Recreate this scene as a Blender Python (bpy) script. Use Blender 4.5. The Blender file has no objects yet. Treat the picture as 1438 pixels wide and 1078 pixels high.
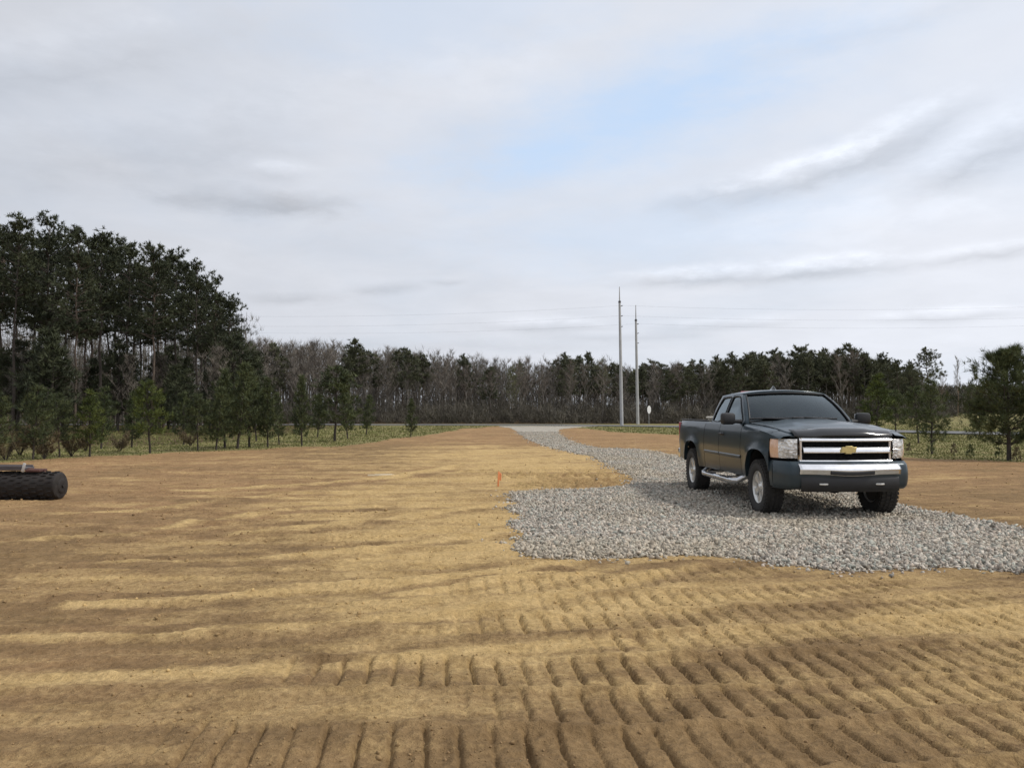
import bpy, bmesh, math, random
import numpy as np
from mathutils import Vector, Matrix
PI = math.pi
R = math.radians
rng = np.random.default_rng(7)
random.seed(7)
SC = bpy.context.scene
COL = SC.collection

# ------------------------------------------------------------------ camera model
CAM_H, FPX, PITCH = 1.55, 1173.0, math.atan(37 / 1173.0)

def gp(px, py):
    """Ground point (X, Y) seen at a photo pixel."""
    dx, up, f = px - 719.0, 539.0 - py, FPX
    y = f * math.cos(PITCH) - up * math.sin(PITCH)
    z = f * math.sin(PITCH) + up * math.cos(PITCH)
    t = -CAM_H / z
    return (dx * t, y * t)

def az_el(px, py):
    dx, up, f = px - 719.0, 539.0 - py, FPX
    y = f * math.cos(PITCH) - up * math.sin(PITCH)
    z = f * math.sin(PITCH) + up * math.cos(PITCH)
    return math.atan2(dx, y), math.atan2(z, math.hypot(dx, y))

# ------------------------------------------------------------------ object helpers
def mesh_arrays(name, verts, faces, smooth=False, colors=None):
    """verts (N,3) array, faces (M,k) array of tris or quads."""
    verts = np.asarray(verts, dtype=np.float32)
    faces = np.asarray(faces, dtype=np.int32)
    k = faces.shape[1]
    me = bpy.data.meshes.new(name)
    me.vertices.add(len(verts))
    me.vertices.foreach_set('co', verts.ravel())
    me.loops.add(faces.size)
    me.loops.foreach_set('vertex_index', faces.ravel())
    me.polygons.add(len(faces))
    me.polygons.foreach_set('loop_start', np.arange(0, faces.size, k, dtype=np.int32))
    me.polygons.foreach_set('loop_total', np.full(len(faces), k, dtype=np.int32))
    if smooth:
        me.polygons.foreach_set('use_smooth', np.ones(len(faces), dtype=bool))
    if colors:
        for an, arr in colors.items():
            arr = np.asarray(arr, dtype=np.float32)
            if arr.ndim == 1:
                at = me.attributes.new(an, 'FLOAT', 'POINT')
                at.data.foreach_set('value', arr)
            else:
                at = me.attributes.new(an, 'FLOAT_COLOR', 'POINT')
                if arr.shape[1] == 3:
                    arr = np.concatenate([arr, np.ones((len(arr), 1), np.float32)], 1)
                at.data.foreach_set('color', arr.ravel())
    me.update(calc_edges=True)
    me.validate()
    return me

def link(name, me, mat=None, parent=None, loc=None):
    o = bpy.data.objects.new(name, me)
    COL.objects.link(o)
    if mat is not None:
        if isinstance(mat, (list, tuple)):
            for m in mat:
                me.materials.append(m)
        else:
            me.materials.append(mat)
    if parent is not None:
        o.parent = parent
    if loc is not None:
        o.location = loc
    return o

def empty(name, loc=(0, 0, 0), rz=0.0):
    o = bpy.data.objects.new(name, None)
    COL.objects.link(o)
    o.location = loc
    o.rotation_euler = (0, 0, rz)
    o.empty_display_size = 0.3
    return o

def tag(o, label=None, cat=None, group=None, kind=None):
    if label: o['label'] = label
    if cat: o['category'] = cat
    if group: o['group'] = group
    if kind: o['kind'] = kind
    return o

def copy_tree(root):
    c = root.copy()
    COL.objects.link(c)
    for ch in list(root.children):
        d = ch.copy()
        COL.objects.link(d)
        d.parent = c
        for g in list(ch.children):
            e = g.copy()
            COL.objects.link(e)
            e.parent = d
    return c

class MB:
    """Collects simple shapes and links them as one mesh object."""
    def __init__(self):
        self.v, self.f, self.s = [], [], []
    def add(self, vs, fs, smooth=False):
        b = len(self.v)
        self.v += [tuple(map(float, p)) for p in vs]
        for f in fs:
            self.f.append(tuple(b + i for i in f)); self.s.append(smooth)
        return self
    def box(self, c, s, rot=None, bev=0.0):
        bm = bmesh.new()
        bmesh.ops.create_cube(bm, size=1.0)
        bmesh.ops.scale(bm, vec=s, verts=bm.verts)
        if bev > 0:
            bmesh.ops.bevel(bm, geom=list(bm.edges), offset=bev, segments=2, affect='EDGES', profile=0.5)
        M = Matrix.Translation(c) @ (rot.to_4x4() if rot is not None else Matrix.Identity(4))
        bmesh.ops.transform(bm, matrix=M, verts=bm.verts)
        bm.verts.ensure_lookup_table(); bm.verts.index_update()
        self.add([v.co[:] for v in bm.verts], [[v.index for v in f.verts] for f in bm.faces], bev > 0)
        bm.free(); return self
    def tube(self, pts, rad, n=10, caps=True, smooth=True):
        pts = [Vector(p) for p in pts]
        m = len(pts)
        rads = rad if isinstance(rad, (list, tuple)) else [rad] * m
        vs, fs = [], []
        prev = None
        for i, p in enumerate(pts):
            d = (pts[min(i + 1, m - 1)] - pts[max(i - 1, 0)]).normalized()
            ref = prev if prev is not None else (Vector((0, 0, 1)) if abs(d.z) < 0.9 else Vector((1, 0, 0)))
            a = (ref - d * ref.dot(d)).normalized(); prev = a
            b = d.cross(a)
            for k in range(n):
                t = 2 * PI * k / n
                vs.append(p + (a * math.cos(t) + b * math.sin(t)) * rads[i])
        for i in range(m - 1):
            for k in range(n):
                k2 = (k + 1) % n
                fs.append((i * n + k, i * n + k2, (i + 1) * n + k2, (i + 1) * n + k))
        self.add(vs, fs, smooth)
        if caps:
            self.add(vs[:n], [tuple(range(n))[::-1]]); self.add(vs[-n:], [tuple(range(n))])
        return self
    def lathe(self, prof, n=48, axis='y', c=(0, 0, 0), smooth=True, closed=False):
        """prof: list of (radius, offset along the axis)."""
        vs, fs = [], []
        for (r, h) in prof:
            for k in range(n):
                t = 2 * PI * k / n
                a, b = r * math.cos(t), r * math.sin(t)
                p = {'y': (a, h, b), 'z': (a, b, h), 'x': (h, a, b)}[axis]
                vs.append((p[0] + c[0], p[1] + c[1], p[2] + c[2]))
        m = len(prof)
        for i in range(m if closed else m - 1):
            j = (i + 1) % m
            for k in range(n):
                k2 = (k + 1) % n
                fs.append((i * n + k, i * n + k2, j * n + k2, j * n + k))
        return self.add(vs, fs, smooth)
    def grid(self, fn, nu, nv, smooth=True, flip=False):
        vs = [fn(i / nu, j / nv) for j in range(nv + 1) for i in range(nu + 1)]
        w = nu + 1
        fs = []
        for j in range(nv):
            for i in range(nu):
                q = (j * w + i, j * w + i + 1, (j + 1) * w + i + 1, (j + 1) * w + i)
                fs.append(q[::-1] if flip else q)
        return self.add(vs, fs, smooth)
    def build(self, name, mat, parent=None, solid=0.0, sharp=40, bevel=0.0, normals=True):
        me = bpy.data.meshes.new(name)
        me.from_pydata(self.v, [], self.f)
        me.update()
        me.polygons.foreach_set('use_smooth', np.array(self.s, dtype=bool))
        if normals:
            bm = bmesh.new(); bm.from_mesh(me)
            bmesh.ops.recalc_face_normals(bm, faces=bm.faces)
            bm.to_mesh(me); bm.free()
        try:
            me.set_sharp_from_angle(angle=R(sharp))
        except Exception:
            pass
        o = link(name, me, mat, parent)
        if solid:
            m = o.modifiers.new('solid', 'SOLIDIFY'); m.thickness = abs(solid); m.offset = -1 if solid > 0 else 1
        if bevel:
            m = o.modifiers.new('bevel', 'BEVEL'); m.width = bevel; m.segments = 2; m.limit_method = 'ANGLE'; m.angle_limit = R(35)
        return o

# ------------------------------------------------------------------ node helpers
class NT:
    def __init__(self, nt):
        self.nt = nt; self.n = nt.nodes; self.l = nt.links
    def new(self, t, **kw):
        nd = self.n.new(t)
        for k, v in kw.items():
            setattr(nd, k, v)
        return nd
    def put(self, sock, v):
        if isinstance(v, bpy.types.NodeSocket):
            self.l.new(v, sock)
        elif v is not None:
            if hasattr(sock.default_value, '__len__') and not isinstance(v, (int, float)):
                v = tuple(v)
                if len(sock.default_value) == 4 and len(v) == 3: v = v + (1.0,)
            sock.default_value = v
    def math(self, op, a, b=None, c=None, clamp=False):
        nd = self.new('ShaderNodeMath', operation=op, use_clamp=clamp)
        self.put(nd.inputs[0], a)
        if b is not None: self.put(nd.inputs[1], b)
        if c is not None: self.put(nd.inputs[2], c)
        return nd.outputs[0]
    def mix(self, fac, a, b, blend='MIX'):
        nd = self.new('ShaderNodeMix', data_type='RGBA', blend_type=blend)
        nd.clamp_factor = True
        self.put(nd.inputs[0], fac); self.put(nd.inputs[6], a); self.put(nd.inputs[7], b)
        return nd.outputs[2]
    def noise(self, vec, scale, detail=4, rough=0.55, dist=0.0):
        nd = self.new('ShaderNodeTexNoise')
        if vec is not None: self.put(nd.inputs['Vector'], vec)
        nd.inputs['Scale'].default_value = scale
        nd.inputs['Detail'].default_value = detail
        nd.inputs['Roughness'].default_value = rough
        nd.inputs['Distortion'].default_value = dist
        return nd.outputs[0]
    def ramp(self, fac, lo, hi, a=0.0, b=1.0):
        nd = self.new('ShaderNodeMapRange', clamp=True)
        self.put(nd.inputs[0], fac)
        for i, v in enumerate((lo, hi, a, b)): nd.inputs[1 + i].default_value = v
        return nd.outputs[0]
    def attr(self, name, out='Color'):
        nd = self.new('ShaderNodeAttribute', attribute_name=name)
        return nd.outputs[out]
    def pos(self):
        return self.new('ShaderNodeNewGeometry').outputs['Position']
    def obj(self):
        return self.new('ShaderNodeTexCoord').outputs['Object']
    def bump(self, h, strength=0.5, dist=0.02):
        nd = self.new('ShaderNodeBump')
        nd.inputs['Strength'].default_value = strength
        nd.inputs['Distance'].default_value = dist
        self.put(nd.inputs['Height'], h)
        return nd.outputs[0]

def new_mat(name):
    m = bpy.data.materials.new(name)
    m.use_nodes = True
    t = NT(m.node_tree)
    return m, t, t.n['Principled BSDF']

def simple(name, col, rough=0.6, metal=0.0, var=0.15, scale=8.0, coat=0.0, bump=0.0, spec=0.5):
    """Plain material with a gentle procedural tone variation."""
    m, t, b = new_mat(name)
    nz = t.noise(t.obj(), scale, 5, 0.6)
    lo = tuple(c * (1 - var) for c in col); hi = tuple(min(1, c * (1 + var)) for c in col)
    t.put(b.inputs['Base Color'], t.mix(t.ramp(nz, 0.3, 0.7), lo, hi))
    t.put(b.inputs['Roughness'], t.ramp(nz, 0.3, 0.7, rough * 0.85, min(1, rough * 1.15)))
    b.inputs['Metallic'].default_value = metal
    b.inputs['Coat Weight'].default_value = coat
    b.inputs['Coat Roughness'].default_value = 0.06
    b.inputs['Specular IOR Level'].default_value = spec
    if bump:
        t.put(b.inputs['Normal'], t.bump(nz, 0.6, bump))
    return m

# ------------------------------------------------------------------ numpy noise
def _hash(ix, iy, seed):
    h = (ix.astype(np.int64) * 374761393 + iy.astype(np.int64) * 668265263 + seed * 1442695041) & 0x7fffffff
    h = ((h ^ (h >> 13)) * 1274126177) & 0x7fffffff
    h = h ^ (h >> 16)
    return h
def perlin(x, y, seed=0):
    ix, iy = np.floor(x), np.floor(y)
    fx, fy = x - ix, y - iy
    u = fx * fx * fx * (fx * (fx * 6 - 15) + 10); v = fy * fy * fy * (fy * (fy * 6 - 15) + 10)
    def g(dx, dy):
        a = _hash(ix + dx, iy + dy, seed) % 4096 * (2 * PI / 4096)
        return np.cos(a) * (fx - dx) + np.sin(a) * (fy - dy)
    a = g(0, 0); b = g(1, 0); c = g(0, 1); d = g(1, 1)
    return (a + (b - a) * u + (c - a) * v + (a - b - c + d) * u * v) * 1.4
def fbm(x, y, seed=0, octv=4, rough=0.5):
    s = 0; amp = 1.0; tot = 0
    for i in range(octv):
        s = s + amp * perlin(x * 2 ** i + i * 17.3, y * 2 ** i - i * 9.1, seed + i); tot += amp; amp *= rough
    return s / tot
def sstep(a, b, x):
    t = np.clip((x - a) / (b - a), 0, 1)
    return t * t * (3 - 2 * t)
def poly_sd(x, y, poly):
    """Signed distance to a polygon: negative inside."""
    x = np.asarray(x, float); y = np.asarray(y, float)
    d = np.full(x.shape, 1e9); ins = np.zeros(x.shape, bool)
    n = len(poly)
    for i in range(n):
        x0, y0 = poly[i]; x1, y1 = poly[(i + 1) % n]
        ex, ey = x1 - x0, y1 - y0
        t = np.clip(((x - x0) * ex + (y - y0) * ey) / (ex * ex + ey * ey + 1e-12), 0, 1)
        d = np.minimum(d, (x - x0 - t * ex) ** 2 + (y - y0 - t * ey) ** 2)
        if y0 != y1:
            c = ((y0 > y) != (y1 > y)) & (x < (x1 - x0) * (y - y0) / (y1 - y0) + x0)
            ins ^= c
    d = np.sqrt(d)
    return np.where(ins, -d, d)
def line_sd(x, y, pts):
    """Distance to an open polyline and signed side offset."""
    d = np.full(np.shape(x), 1e9)
    for (x0, y0), (x1, y1) in zip(pts[:-1], pts[1:]):
        ex, ey = x1 - x0, y1 - y0
        t = np.clip(((x - x0) * ex + (y - y0) * ey) / (ex * ex + ey * ey), 0, 1)
        d = np.minimum(d, np.hypot(x - x0 - t * ex, y - y0 - t * ey))
    return d
# ================================================================== camera, sun, sky
cam = bpy.data.cameras.new('camera')
cam.sensor_width = 36.0
cam.lens = 36.0 * FPX / 1438.0
cam.clip_start = 0.05
cam.clip_end = 5000
co = bpy.data.objects.new('camera', cam)
COL.objects.link(co)
co.location = (0, 0, CAM_H)
co.rotation_euler = (PI / 2 + PITCH, 0, 0)
SC.camera = co

SUN_EL, SUN_AZ = R(48), R(100)          # azimuth measured from +Y towards +X
sd = Vector((math.sin(SUN_AZ) * math.cos(SUN_EL), math.cos(SUN_AZ) * math.cos(SUN_EL), math.sin(SUN_EL)))
sl = bpy.data.lights.new('sun', 'SUN')
sl.energy = 2.3
sl.angle = R(6)
sl.color = (1.0, 0.95, 0.87)
so = bpy.data.objects.new('sun', sl)
COL.objects.link(so)
so.rotation_euler = sd.to_track_quat('Z', 'Y').to_euler()
so.location = (0, 0, 30)

w = bpy.data.worlds.new('World')
SC.world = w
w.use_nodes = True
t = NT(w.node_tree)
t.n.clear()
sky = t.new('ShaderNodeTexSky', sky_type='NISHITA')
sky.sun_disc = False
sky.sun_elevation = SUN_EL
sky.sun_rotation = SUN_AZ
sky.air_density = 1.0
sky.dust_density = 1.5
tc = t.new('ShaderNodeTexCoord')
sep = t.new('ShaderNodeSeparateXYZ')
t.l.new(tc.outputs['Generated'], sep.inputs[0])
X, Y, Z = sep.outputs
AZ = t.math('ARCTAN2', X, Y)
EL = t.math('ARCSINE', Z)
# cloud deck: noise on a plane overhead so it compresses towards the horizon
zc = t.math('ADD', t.math('MAXIMUM', Z, 0.0), 0.16)
cv = t.new('ShaderNodeCombineXYZ')
t.put(cv.inputs[0], t.math('DIVIDE', X, zc)); t.put(cv.inputs[1], t.math('DIVIDE', Y, zc))
deck = t.noise(cv.outputs[0], 0.85, 7, 0.52, 0.4)
fine = t.noise(cv.outputs[0], 2.6, 6, 0.6, 0.3)
av = t.new('ShaderNodeCombineXYZ')
t.put(av.inputs[0], AZ); t.put(av.inputs[1], t.math('MULTIPLY', EL, 2.6))
wob = t.new('ShaderNodeTexNoise'); t.put(wob.inputs['Vector'], av.outputs[0])
wob.inputs['Scale'].default_value = 11.0; wob.inputs['Detail'].default_value = 6; wob.inputs['Roughness'].default_value = 0.62
ws = t.new('ShaderNodeSeparateColor'); t.l.new(wob.outputs['Color'], ws.inputs[0])
wu = t.math('MULTIPLY', t.math('SUBTRACT', ws.outputs[0], 0.5), 2.2)
wv = t.math('MULTIPLY', t.math('SUBTRACT', ws.outputs[1], 0.5), 1.9)

pf = t.new('ShaderNodeTexNoise'); t.put(pf.inputs['Vector'], av.outputs[0])
pf.inputs['Scale'].default_value = 24.0; pf.inputs['Detail'].default_value = 6; pf.inputs['Roughness'].default_value = 0.6
puff = t.math('SUBTRACT', pf.outputs[0], 0.5)

def blob(px, py, rx, ry, rot=0.0, wob_amt=1.0, hard=1.0):
    """Soft patch of cloud centred on a direction; returns mask and vertical position in it."""
    a0, e0 = az_el(px, py)
    da = t.math('SUBTRACT', AZ, a0); de = t.math('SUBTRACT', EL, e0)
    c, s = math.cos(rot), math.sin(rot)
    u = t.math('DIVIDE', t.math('ADD', t.math('MULTIPLY', da, c), t.math('MULTIPLY', de, s)), rx / FPX)
    v = t.math('DIVIDE', t.math('SUBTRACT', t.math('MULTIPLY', de, c), t.math('MULTIPLY', da, s)), ry / FPX)
    u = t.math('ADD', u, t.math('MULTIPLY', wu, wob_amt)); v = t.math('ADD', v, t.math('MULTIPLY', wv, wob_amt))
    r2 = t.math('ADD', t.math('MULTIPLY', u, u), t.math('MULTIPLY', v, v))
    m = t.math('EXPONENT', t.math('MULTIPLY', t.math('POWER', r2, hard), -1.0))
    return m, v

def cloud(lum, px, py, rx, ry, rot, top, base, wob_amt=0.6, hard=1.0):
    m, v = blob(px, py, rx, ry, rot, wob_amt, hard)
    m = t.ramp(t.math('MULTIPLY', m, t.math('ADD', 1.0, t.math('MULTIPLY', puff, 2.2))), 0.10, 0.75)
    v = t.math('ADD', v, t.math('MULTIPLY', puff, 1.2))
    up = t.ramp(v, -0.45, 0.65, base, top)
    return t.math('ADD', lum, t.math('MULTIPLY', m, up))

lum = t.ramp(deck, 0.3, 0.72, 0.765, 0.845)
lum = t.math('ADD', lum, t.ramp(fine, 0.3, 0.7, -0.03, 0.03))
# brighter towards the right where the sun sits behind thin cloud, greyer to the left
lum = t.math('ADD', lum, t.ramp(AZ, -0.62, 0.6, -0.15, 0.07))
for c in [(1390, 205, 110, 30, R(22), 0.10, -0.15), (1280, 190, 80, 26, R(26), 0.09, -0.13), (1000, 268, 75, 18, R(8), 0.05, -0.13), (1110, 250, 110, 24, R(14), 0.11, -0.14), (1210, 212, 80, 22, R(22), 0.12, -0.10), (1150, 222, 60, 14, R(16), 0.10, -0.02),
          (350, 275, 110, 26, R(-3), 0.0, -0.13), (300, 285, 70, 16, R(-4), 0.0, -0.06), (430, 280, 75, 20, R(2), 0.0, -0.09), (385, 240, 45, 15, 0, 0.10, -0.05),
          (960, 388, 90, 13, R(2), 0.12, -0.11), (1080, 382, 110, 17, R(1), 0.12, -0.12), (1170, 372, 70, 14, R(4), 0.13, -0.10), (1310, 365, 110, 12, R(3), 0.06, -0.09), (1410, 348, 60, 12, R(3), 0.04, -0.10), (1330, 442, 75, 10, R(1), 0.12, -0.10),
          (770, 456, 80, 11, 0, 0.11, -0.10), (1000, 456, 90, 10, R(2), 0.08, -0.09), (880, 470, 120, 8, 0, 0.03, -0.07),
          (405, 416, 65, 11, R(2), 0.02, -0.11), (540, 401, 45, 11, R(4), 0.02, -0.11), (625, 394, 25, 7, 0, 0.02, -0.08),
          (1190, 45, 150, 18, R(6), 0.02, -0.06), (180, 200, 200, 50, R(12), 0.03, -0.06), (90, 80, 170, 40, R(20), 0.05, -0.06),
          (1180, 315, 190, 30, R(2), 0.08, 0.05), (560, 130, 220, 50, R(10), 0.05, 0.02), (620, 482, 240, 12, 0, 0.0, -0.05)]:
    lum = cloud(lum, *c)
lum = t.math('MAXIMUM', lum, 0.3)
tint = t.new('ShaderNodeCombineColor')
t.put(tint.inputs[0], t.math('MULTIPLY', lum, 0.95)); t.put(tint.inputs[1], t.math('MULTIPLY', lum, 0.985)); t.put(tint.inputs[2], t.math('MULTIPLY', lum, 1.07))
# the thin blue opening
m1, _ = blob(900, 160, 260, 62, R(15), 0.75, 0.9)
m2, _ = blob(770, 215, 170, 42, R(8), 0.75, 0.9)
m3, _ = blob(620, 20, 260, 60, R(5), 0.8, 1.2)
m4, _ = blob(900, 330, 260, 50, R(4), 0.8, 1.2)
hole = t.math('MAXIMUM', t.math('MAXIMUM', m1, m2), t.math('MULTIPLY', t.math('MAXIMUM', m3, m4), 0.35))
hole = t.math('ADD', t.math('MULTIPLY', hole, 0.95), t.ramp(deck, 0.55, 0.25, 0.0, 0.25), clamp=True)
# thin veil over blue: sky radiance lifted by the same white veil everywhere
blue_sky = t.mix(1.0, t.mix(0.45, (0.8, 2.9, 6.2), sky.outputs[0]), (4.5, 4.5, 4.3), 'ADD')
cl10 = t.mix(1.0, tint.outputs[0], (10, 10, 10), 'MULTIPLY')
skycol = t.mix(hole, cl10, blue_sky)
# ground side of the dome
final = t.mix(t.ramp(Z, -0.05, 0.0), (2.6, 2.3, 1.9), skycol)
bg = t.new('ShaderNodeBackground')
t.put(bg.inputs[0], final)
bg.inputs[1].default_value = 0.1
out = t.new('ShaderNodeOutputWorld')
t.l.new(bg.outputs[0], out.inputs[0])
SC.view_settings.view_transform = 'Standard'
SC.view_settings.look = 'None'
SC.view_settings.exposure = 0.0
SC.view_settings.gamma = 1.0
# ================================================================== ground zones
G = lambda *pts: [gp(*p) for p in pts]
border_pts = G((0, 651), (100, 643), (200, 638.5), (300, 634), (400, 629), (480, 627), (540, 618), (600, 611), (650, 602.5), (700, 598.5)) \
    + G((800, 599.5), (860, 606), (960, 612), (1090, 628), (1260, 641.5), (1438, 650))
bx = np.array([p[0] for p in border_pts]); by = np.array([p[1] for p in border_pts])
pad = G((716, 691), (722, 706), (730, 730), (735, 756), (740, 781), (800, 783), (870, 783), (930, 779), (985, 779), (1040, 784), (1100, 793), (1180, 802),
        (1270, 800), (1360, 797), (1438, 804)) + [(6.7, 7.8), (7.2, 8.2), (6.6, 11.0), (6.25, 14.1), (6.2, 18.0), (6.2, 22.0)] \
    + G((950, 640), (900, 631), (840, 629.5), (800, 618.5), (783, 609), (786, 602.5), (815, 599.6), (850, 598.0)) \
    + G((690, 598.0), (716, 600.5), (724, 605), (737, 615), (770, 628), (830, 640), (868, 658), (886, 668), (893, 676), (884, 684), (850, 686.5), (800, 687.5))
road = [(-140, 92), (-60, 90), (-12, 89), (6, 88.5), (13, 86), (20, 76), (30, 56), (38, 44), (60, 26), (90, 8)]

def grass_amt(x, y):
    yb = np.interp(x, bx, by)
    n = fbm(x * 0.35, y * 0.22, 31, 4) * 5.0 + fbm(x * 1.3, y * 0.6, 37, 3) * 2.0
    k = np.clip(y / 30.0, 0.6, 2.2)
    g = sstep(-1.6, 2.6, (y - yb) / k + n * 0.55)
    return g * (y > 15)

def gravel_sd(x, y):
    d = poly_sd(x, y, pad)
    k = np.clip(y / 12.0, 0.6, 2.0)
    return d + (fbm(x * 1.1, y * 1.1, 5, 3) * 0.30 + fbm(x * 5.0, y * 5.0, 6, 2) * 0.10) * np.minimum(k, 1.2)

# ------------------------------------------------------------------ crawler tracks
PITCHX = 0.158
def tracks(x, y):
    """Cleat prints left by a crawler: height and a disturbed-soil mask."""
    h = np.zeros_like(x); dist = np.zeros_like(x)
    wx = fbm(x * 1.4, y * 1.4, 51, 3) * 0.008
    wy = fbm(x * 1.1, y * 1.1, 52, 3) * 0.07
    # centre at X=0, slope, curve, width, from, to, depth, patchiness seed
    lanes = [(3.83, 0.00, 0.045, 0.52, -1.6, 6.0, 1.0, 61, -0.25), (4.40, 0.00, 0.045, 0.50, -0.1, 6.0, 1.1, 62, -0.25),
             (4.98, 0.00, 0.040, 0.54, -1.35, 5.5, 1.1, 63, -0.15), (5.55, 0.02, 0.045, 0.46, 0.5, 5.0, 0.9, 64, 0.15),
             (6.10, 0.03, 0.045, 0.52, -0.4, 4.0, 1.0, 65, 0.1), (6.70, 0.07, 0.05, 0.52, 0.2, 3.6, 1.0, 66, 0.1), (7.35, 0.28, 0.03, 0.62, -0.6, 3.2, 0.9, 67, 0.25),
             (3.25, 0.00, 0.045, 0.5, -2.0, 6.0, 0.9, 68, 0.2), (8.0, 0.30, 0.0, 0.42, -1.6, 0.9, 0.7, 69, 0.5),
             (17.4, 0.10, 0.0, 0.9, 0.0, 2.6, 3.0, 70, -0.3), (18.5, 0.10, 0.0, 0.9, 0.5, 3.0, 3.0, 71, -0.3), (19.8, 0.10, 0, 0.9, -0.5, 2.9, 2.6, 72, -0.1), (21.2, 0.10, 0, 0.9, -1.5, 2.6, 1.4, 76, 0.2),
             (13.2, 0.22, 0.02, 0.6, -6.0, -0.6, 0.7, 73, 0.8), (11.2, 0.2, 0.02, 0.6, -5.0, -0.6, 0.6, 74, 0.9), (6.4, 0.1, 0.02, 0.5, -4.5, -2.0, 0.5, 75, 0.9)]
    for (a, b, c, wd, x0, x1, dep, seed, thr) in lanes:
        yc = a + b * x + c * x * x
        sl = b + 2 * c * x
        n = np.sqrt(1 + sl * sl)
        tt = (y - yc + wy) / n
        near = np.abs(tt) < wd
        if not near.any():
            continue
        pit = PITCHX * (1.0 if a < 12 else 2.0)
        s = (x + wx) * n + tt * (0.10 if a < 12 else 0.8)
        ph = s / pit + 0.02 * perlin(x * 3.1, y * 3.1, seed + 5) + 0.12 * perlin(x * 0.5, np.full_like(x, seed * 0.3), seed)
        fr = ph - np.floor(ph) - 0.5
        amp = 0.85 + 0.4 * perlin(np.floor(ph) * 0.77 + 0.5, np.full_like(x, seed * 1.37), seed)
        gw = 0.090 if a < 12 else 0.24
        # asymmetric print: steep on one side, heaped on the other
        groove = -np.exp(-np.abs((fr + 0.022 * perlin(x * 11, y * 11, seed + 3)) / gw) ** 3.4) * 1.15 + 0.20 * np.exp(-((fr - 0.30) / 0.16) ** 2)
        if a > 12: groove = 1.1 * np.cos(2 * PI * fr)
        patch = sstep(thr - 0.32, thr + 0.12, fbm(x * 0.8, y * 1.2, seed, 3) + 0.42)
        lane = sstep(wd * 0.56, wd * 0.44, np.abs(tt)) * sstep(x0 - 0.3, x0 + 0.3, x + wx * 4) * sstep(x1 + 0.3, x1 - 0.3, x) * patch
        h += lane * dep * amp * (0.028 * groove * (1 + 0.5 * fbm(x * 8, y * 8, seed + 4, 2)) - 0.006 + 0.009 * fbm(x * 6, y * 6, seed + 2, 3))
        edge = np.exp(-((np.abs(tt) - wd * 0.56) / 0.05) ** 2) * sstep(x0 - 0.3, x0 + 0.3, x) * sstep(x1 + 0.3, x1 - 0.3, x)
        h += 0.014 * edge * (0.6 + 0.8 * fbm(x * 3, y * 3, seed + 9, 2))
        dist = np.maximum(dist, lane * dep)
    return h, dist

berms = [  # spill-over ridges along the blade passes: points, half width, height
    (G((-60, 897), (0, 895), (220, 892), (450, 880), (600, 866), (720, 848), (850, 822), (975, 795)), 0.12, 0.045),
    (G((100, 846), (260, 838), (420, 826), (560, 818), (720, 796), (800, 786)), 0.13, 0.04),
    (G((560, 834), (640, 826), (720, 812), (780, 800)), 0.08, 0.03),
    (G((0, 757), (180, 748), (300, 729), (400, 716), (520, 712)), 0.16, 0.045),
    (G((150, 788), (360, 782), (520, 770), (620, 758), (720, 742)), 0.14, 0.04),
    (G((60, 723), (200, 716), (330, 700), (420, 692)), 0.18, 0.04),
    (G((240, 690), (420, 682), (560, 668), (640, 655)), 0.22, 0.05),
    (G((330, 748), (480, 738), (600, 722), (700, 708)), 0.16, 0.04),
    (G((470, 935), (640, 912), (760, 906), (860, 900)), 0.09, 0.02),
    (G((0, 960), (200, 948), (400, 935)), 0.14, 0.02)]

def ground_h(x, y, detail=True):
    x = np.asarray(x, float); y = np.asarray(y, float)
    r = np.hypot(x, y)
    near = sstep(60, 25, r)
    gs = gravel_sd(x, y)
    soil = sstep(-0.05, 0.25, gs)
    h = 0.05 * fbm(x / 7, y / 7, 11, 3) * sstep(400, 60, r) * sstep(-0.5, 1.5, gs)
    if detail:
        yb = np.interp(x, bx, by)
        gr = sstep(-2, 2, y - yb)
        # long smears left by the blade, running across the view and swinging away to the right
        v = y - 0.16 * x - 0.018 * np.clip(x, -9, 6) ** 2
        u = x + 0.1 * y
        sm = fbm(u * 0.16, v * 1.5, 13, 4, 0.55) * 0.055 + fbm(u * 0.5, v * 4.5, 14, 3) * 0.040 + fbm(u * 1.2, v * 11, 20, 2) * 0.012 - 0.028 * np.maximum(fbm(u * 0.35, v * 2.6, 19, 3) - 0.22, 0) * 2
        left = sstep(3.2, -0.8, x - 0.25 * (y - 6)) * 0.85 + 0.15
        h = h + sm * near * soil * left * (1 - 0.7 * gr) * np.clip(y / 9.0, 0.35, 1.0)
        # lumps and clods
        h = h + near * soil * (0.018 * fbm(x * 2.6, y * 2.6, 15, 3) + 0.018 * np.maximum(fbm(x * 7, y * 7, 16, 3), -0.12)
                               + 0.013 * np.maximum(fbm(x * 17, y * 17, 17, 2), -0.1) * sstep(18, 9, r))
        th, dist = tracks(x, y)
        h = h + th * soil * near
        for pts, hw, hh in berms:
            d = line_sd(x, y, pts)
            if d.min() > hw * 4: continue
            k = (0.55 + 0.9 * fbm(x * 2.2, y * 2.2, 18, 3))
            h = h + soil * hh * np.exp(-(d / hw) ** 2) * np.clip(k, 0.1, 1.4)
        # shallow wheel ruts in the stone, slightly raised edge of the pad
        h = h - 0.012 * sstep(0.0, -0.3, gs)
    # low lawn bank beyond the road on the right
    h = h + 0.9 * sstep(60, 100, y) * sstep(28, 60, x)
    return h

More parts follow.
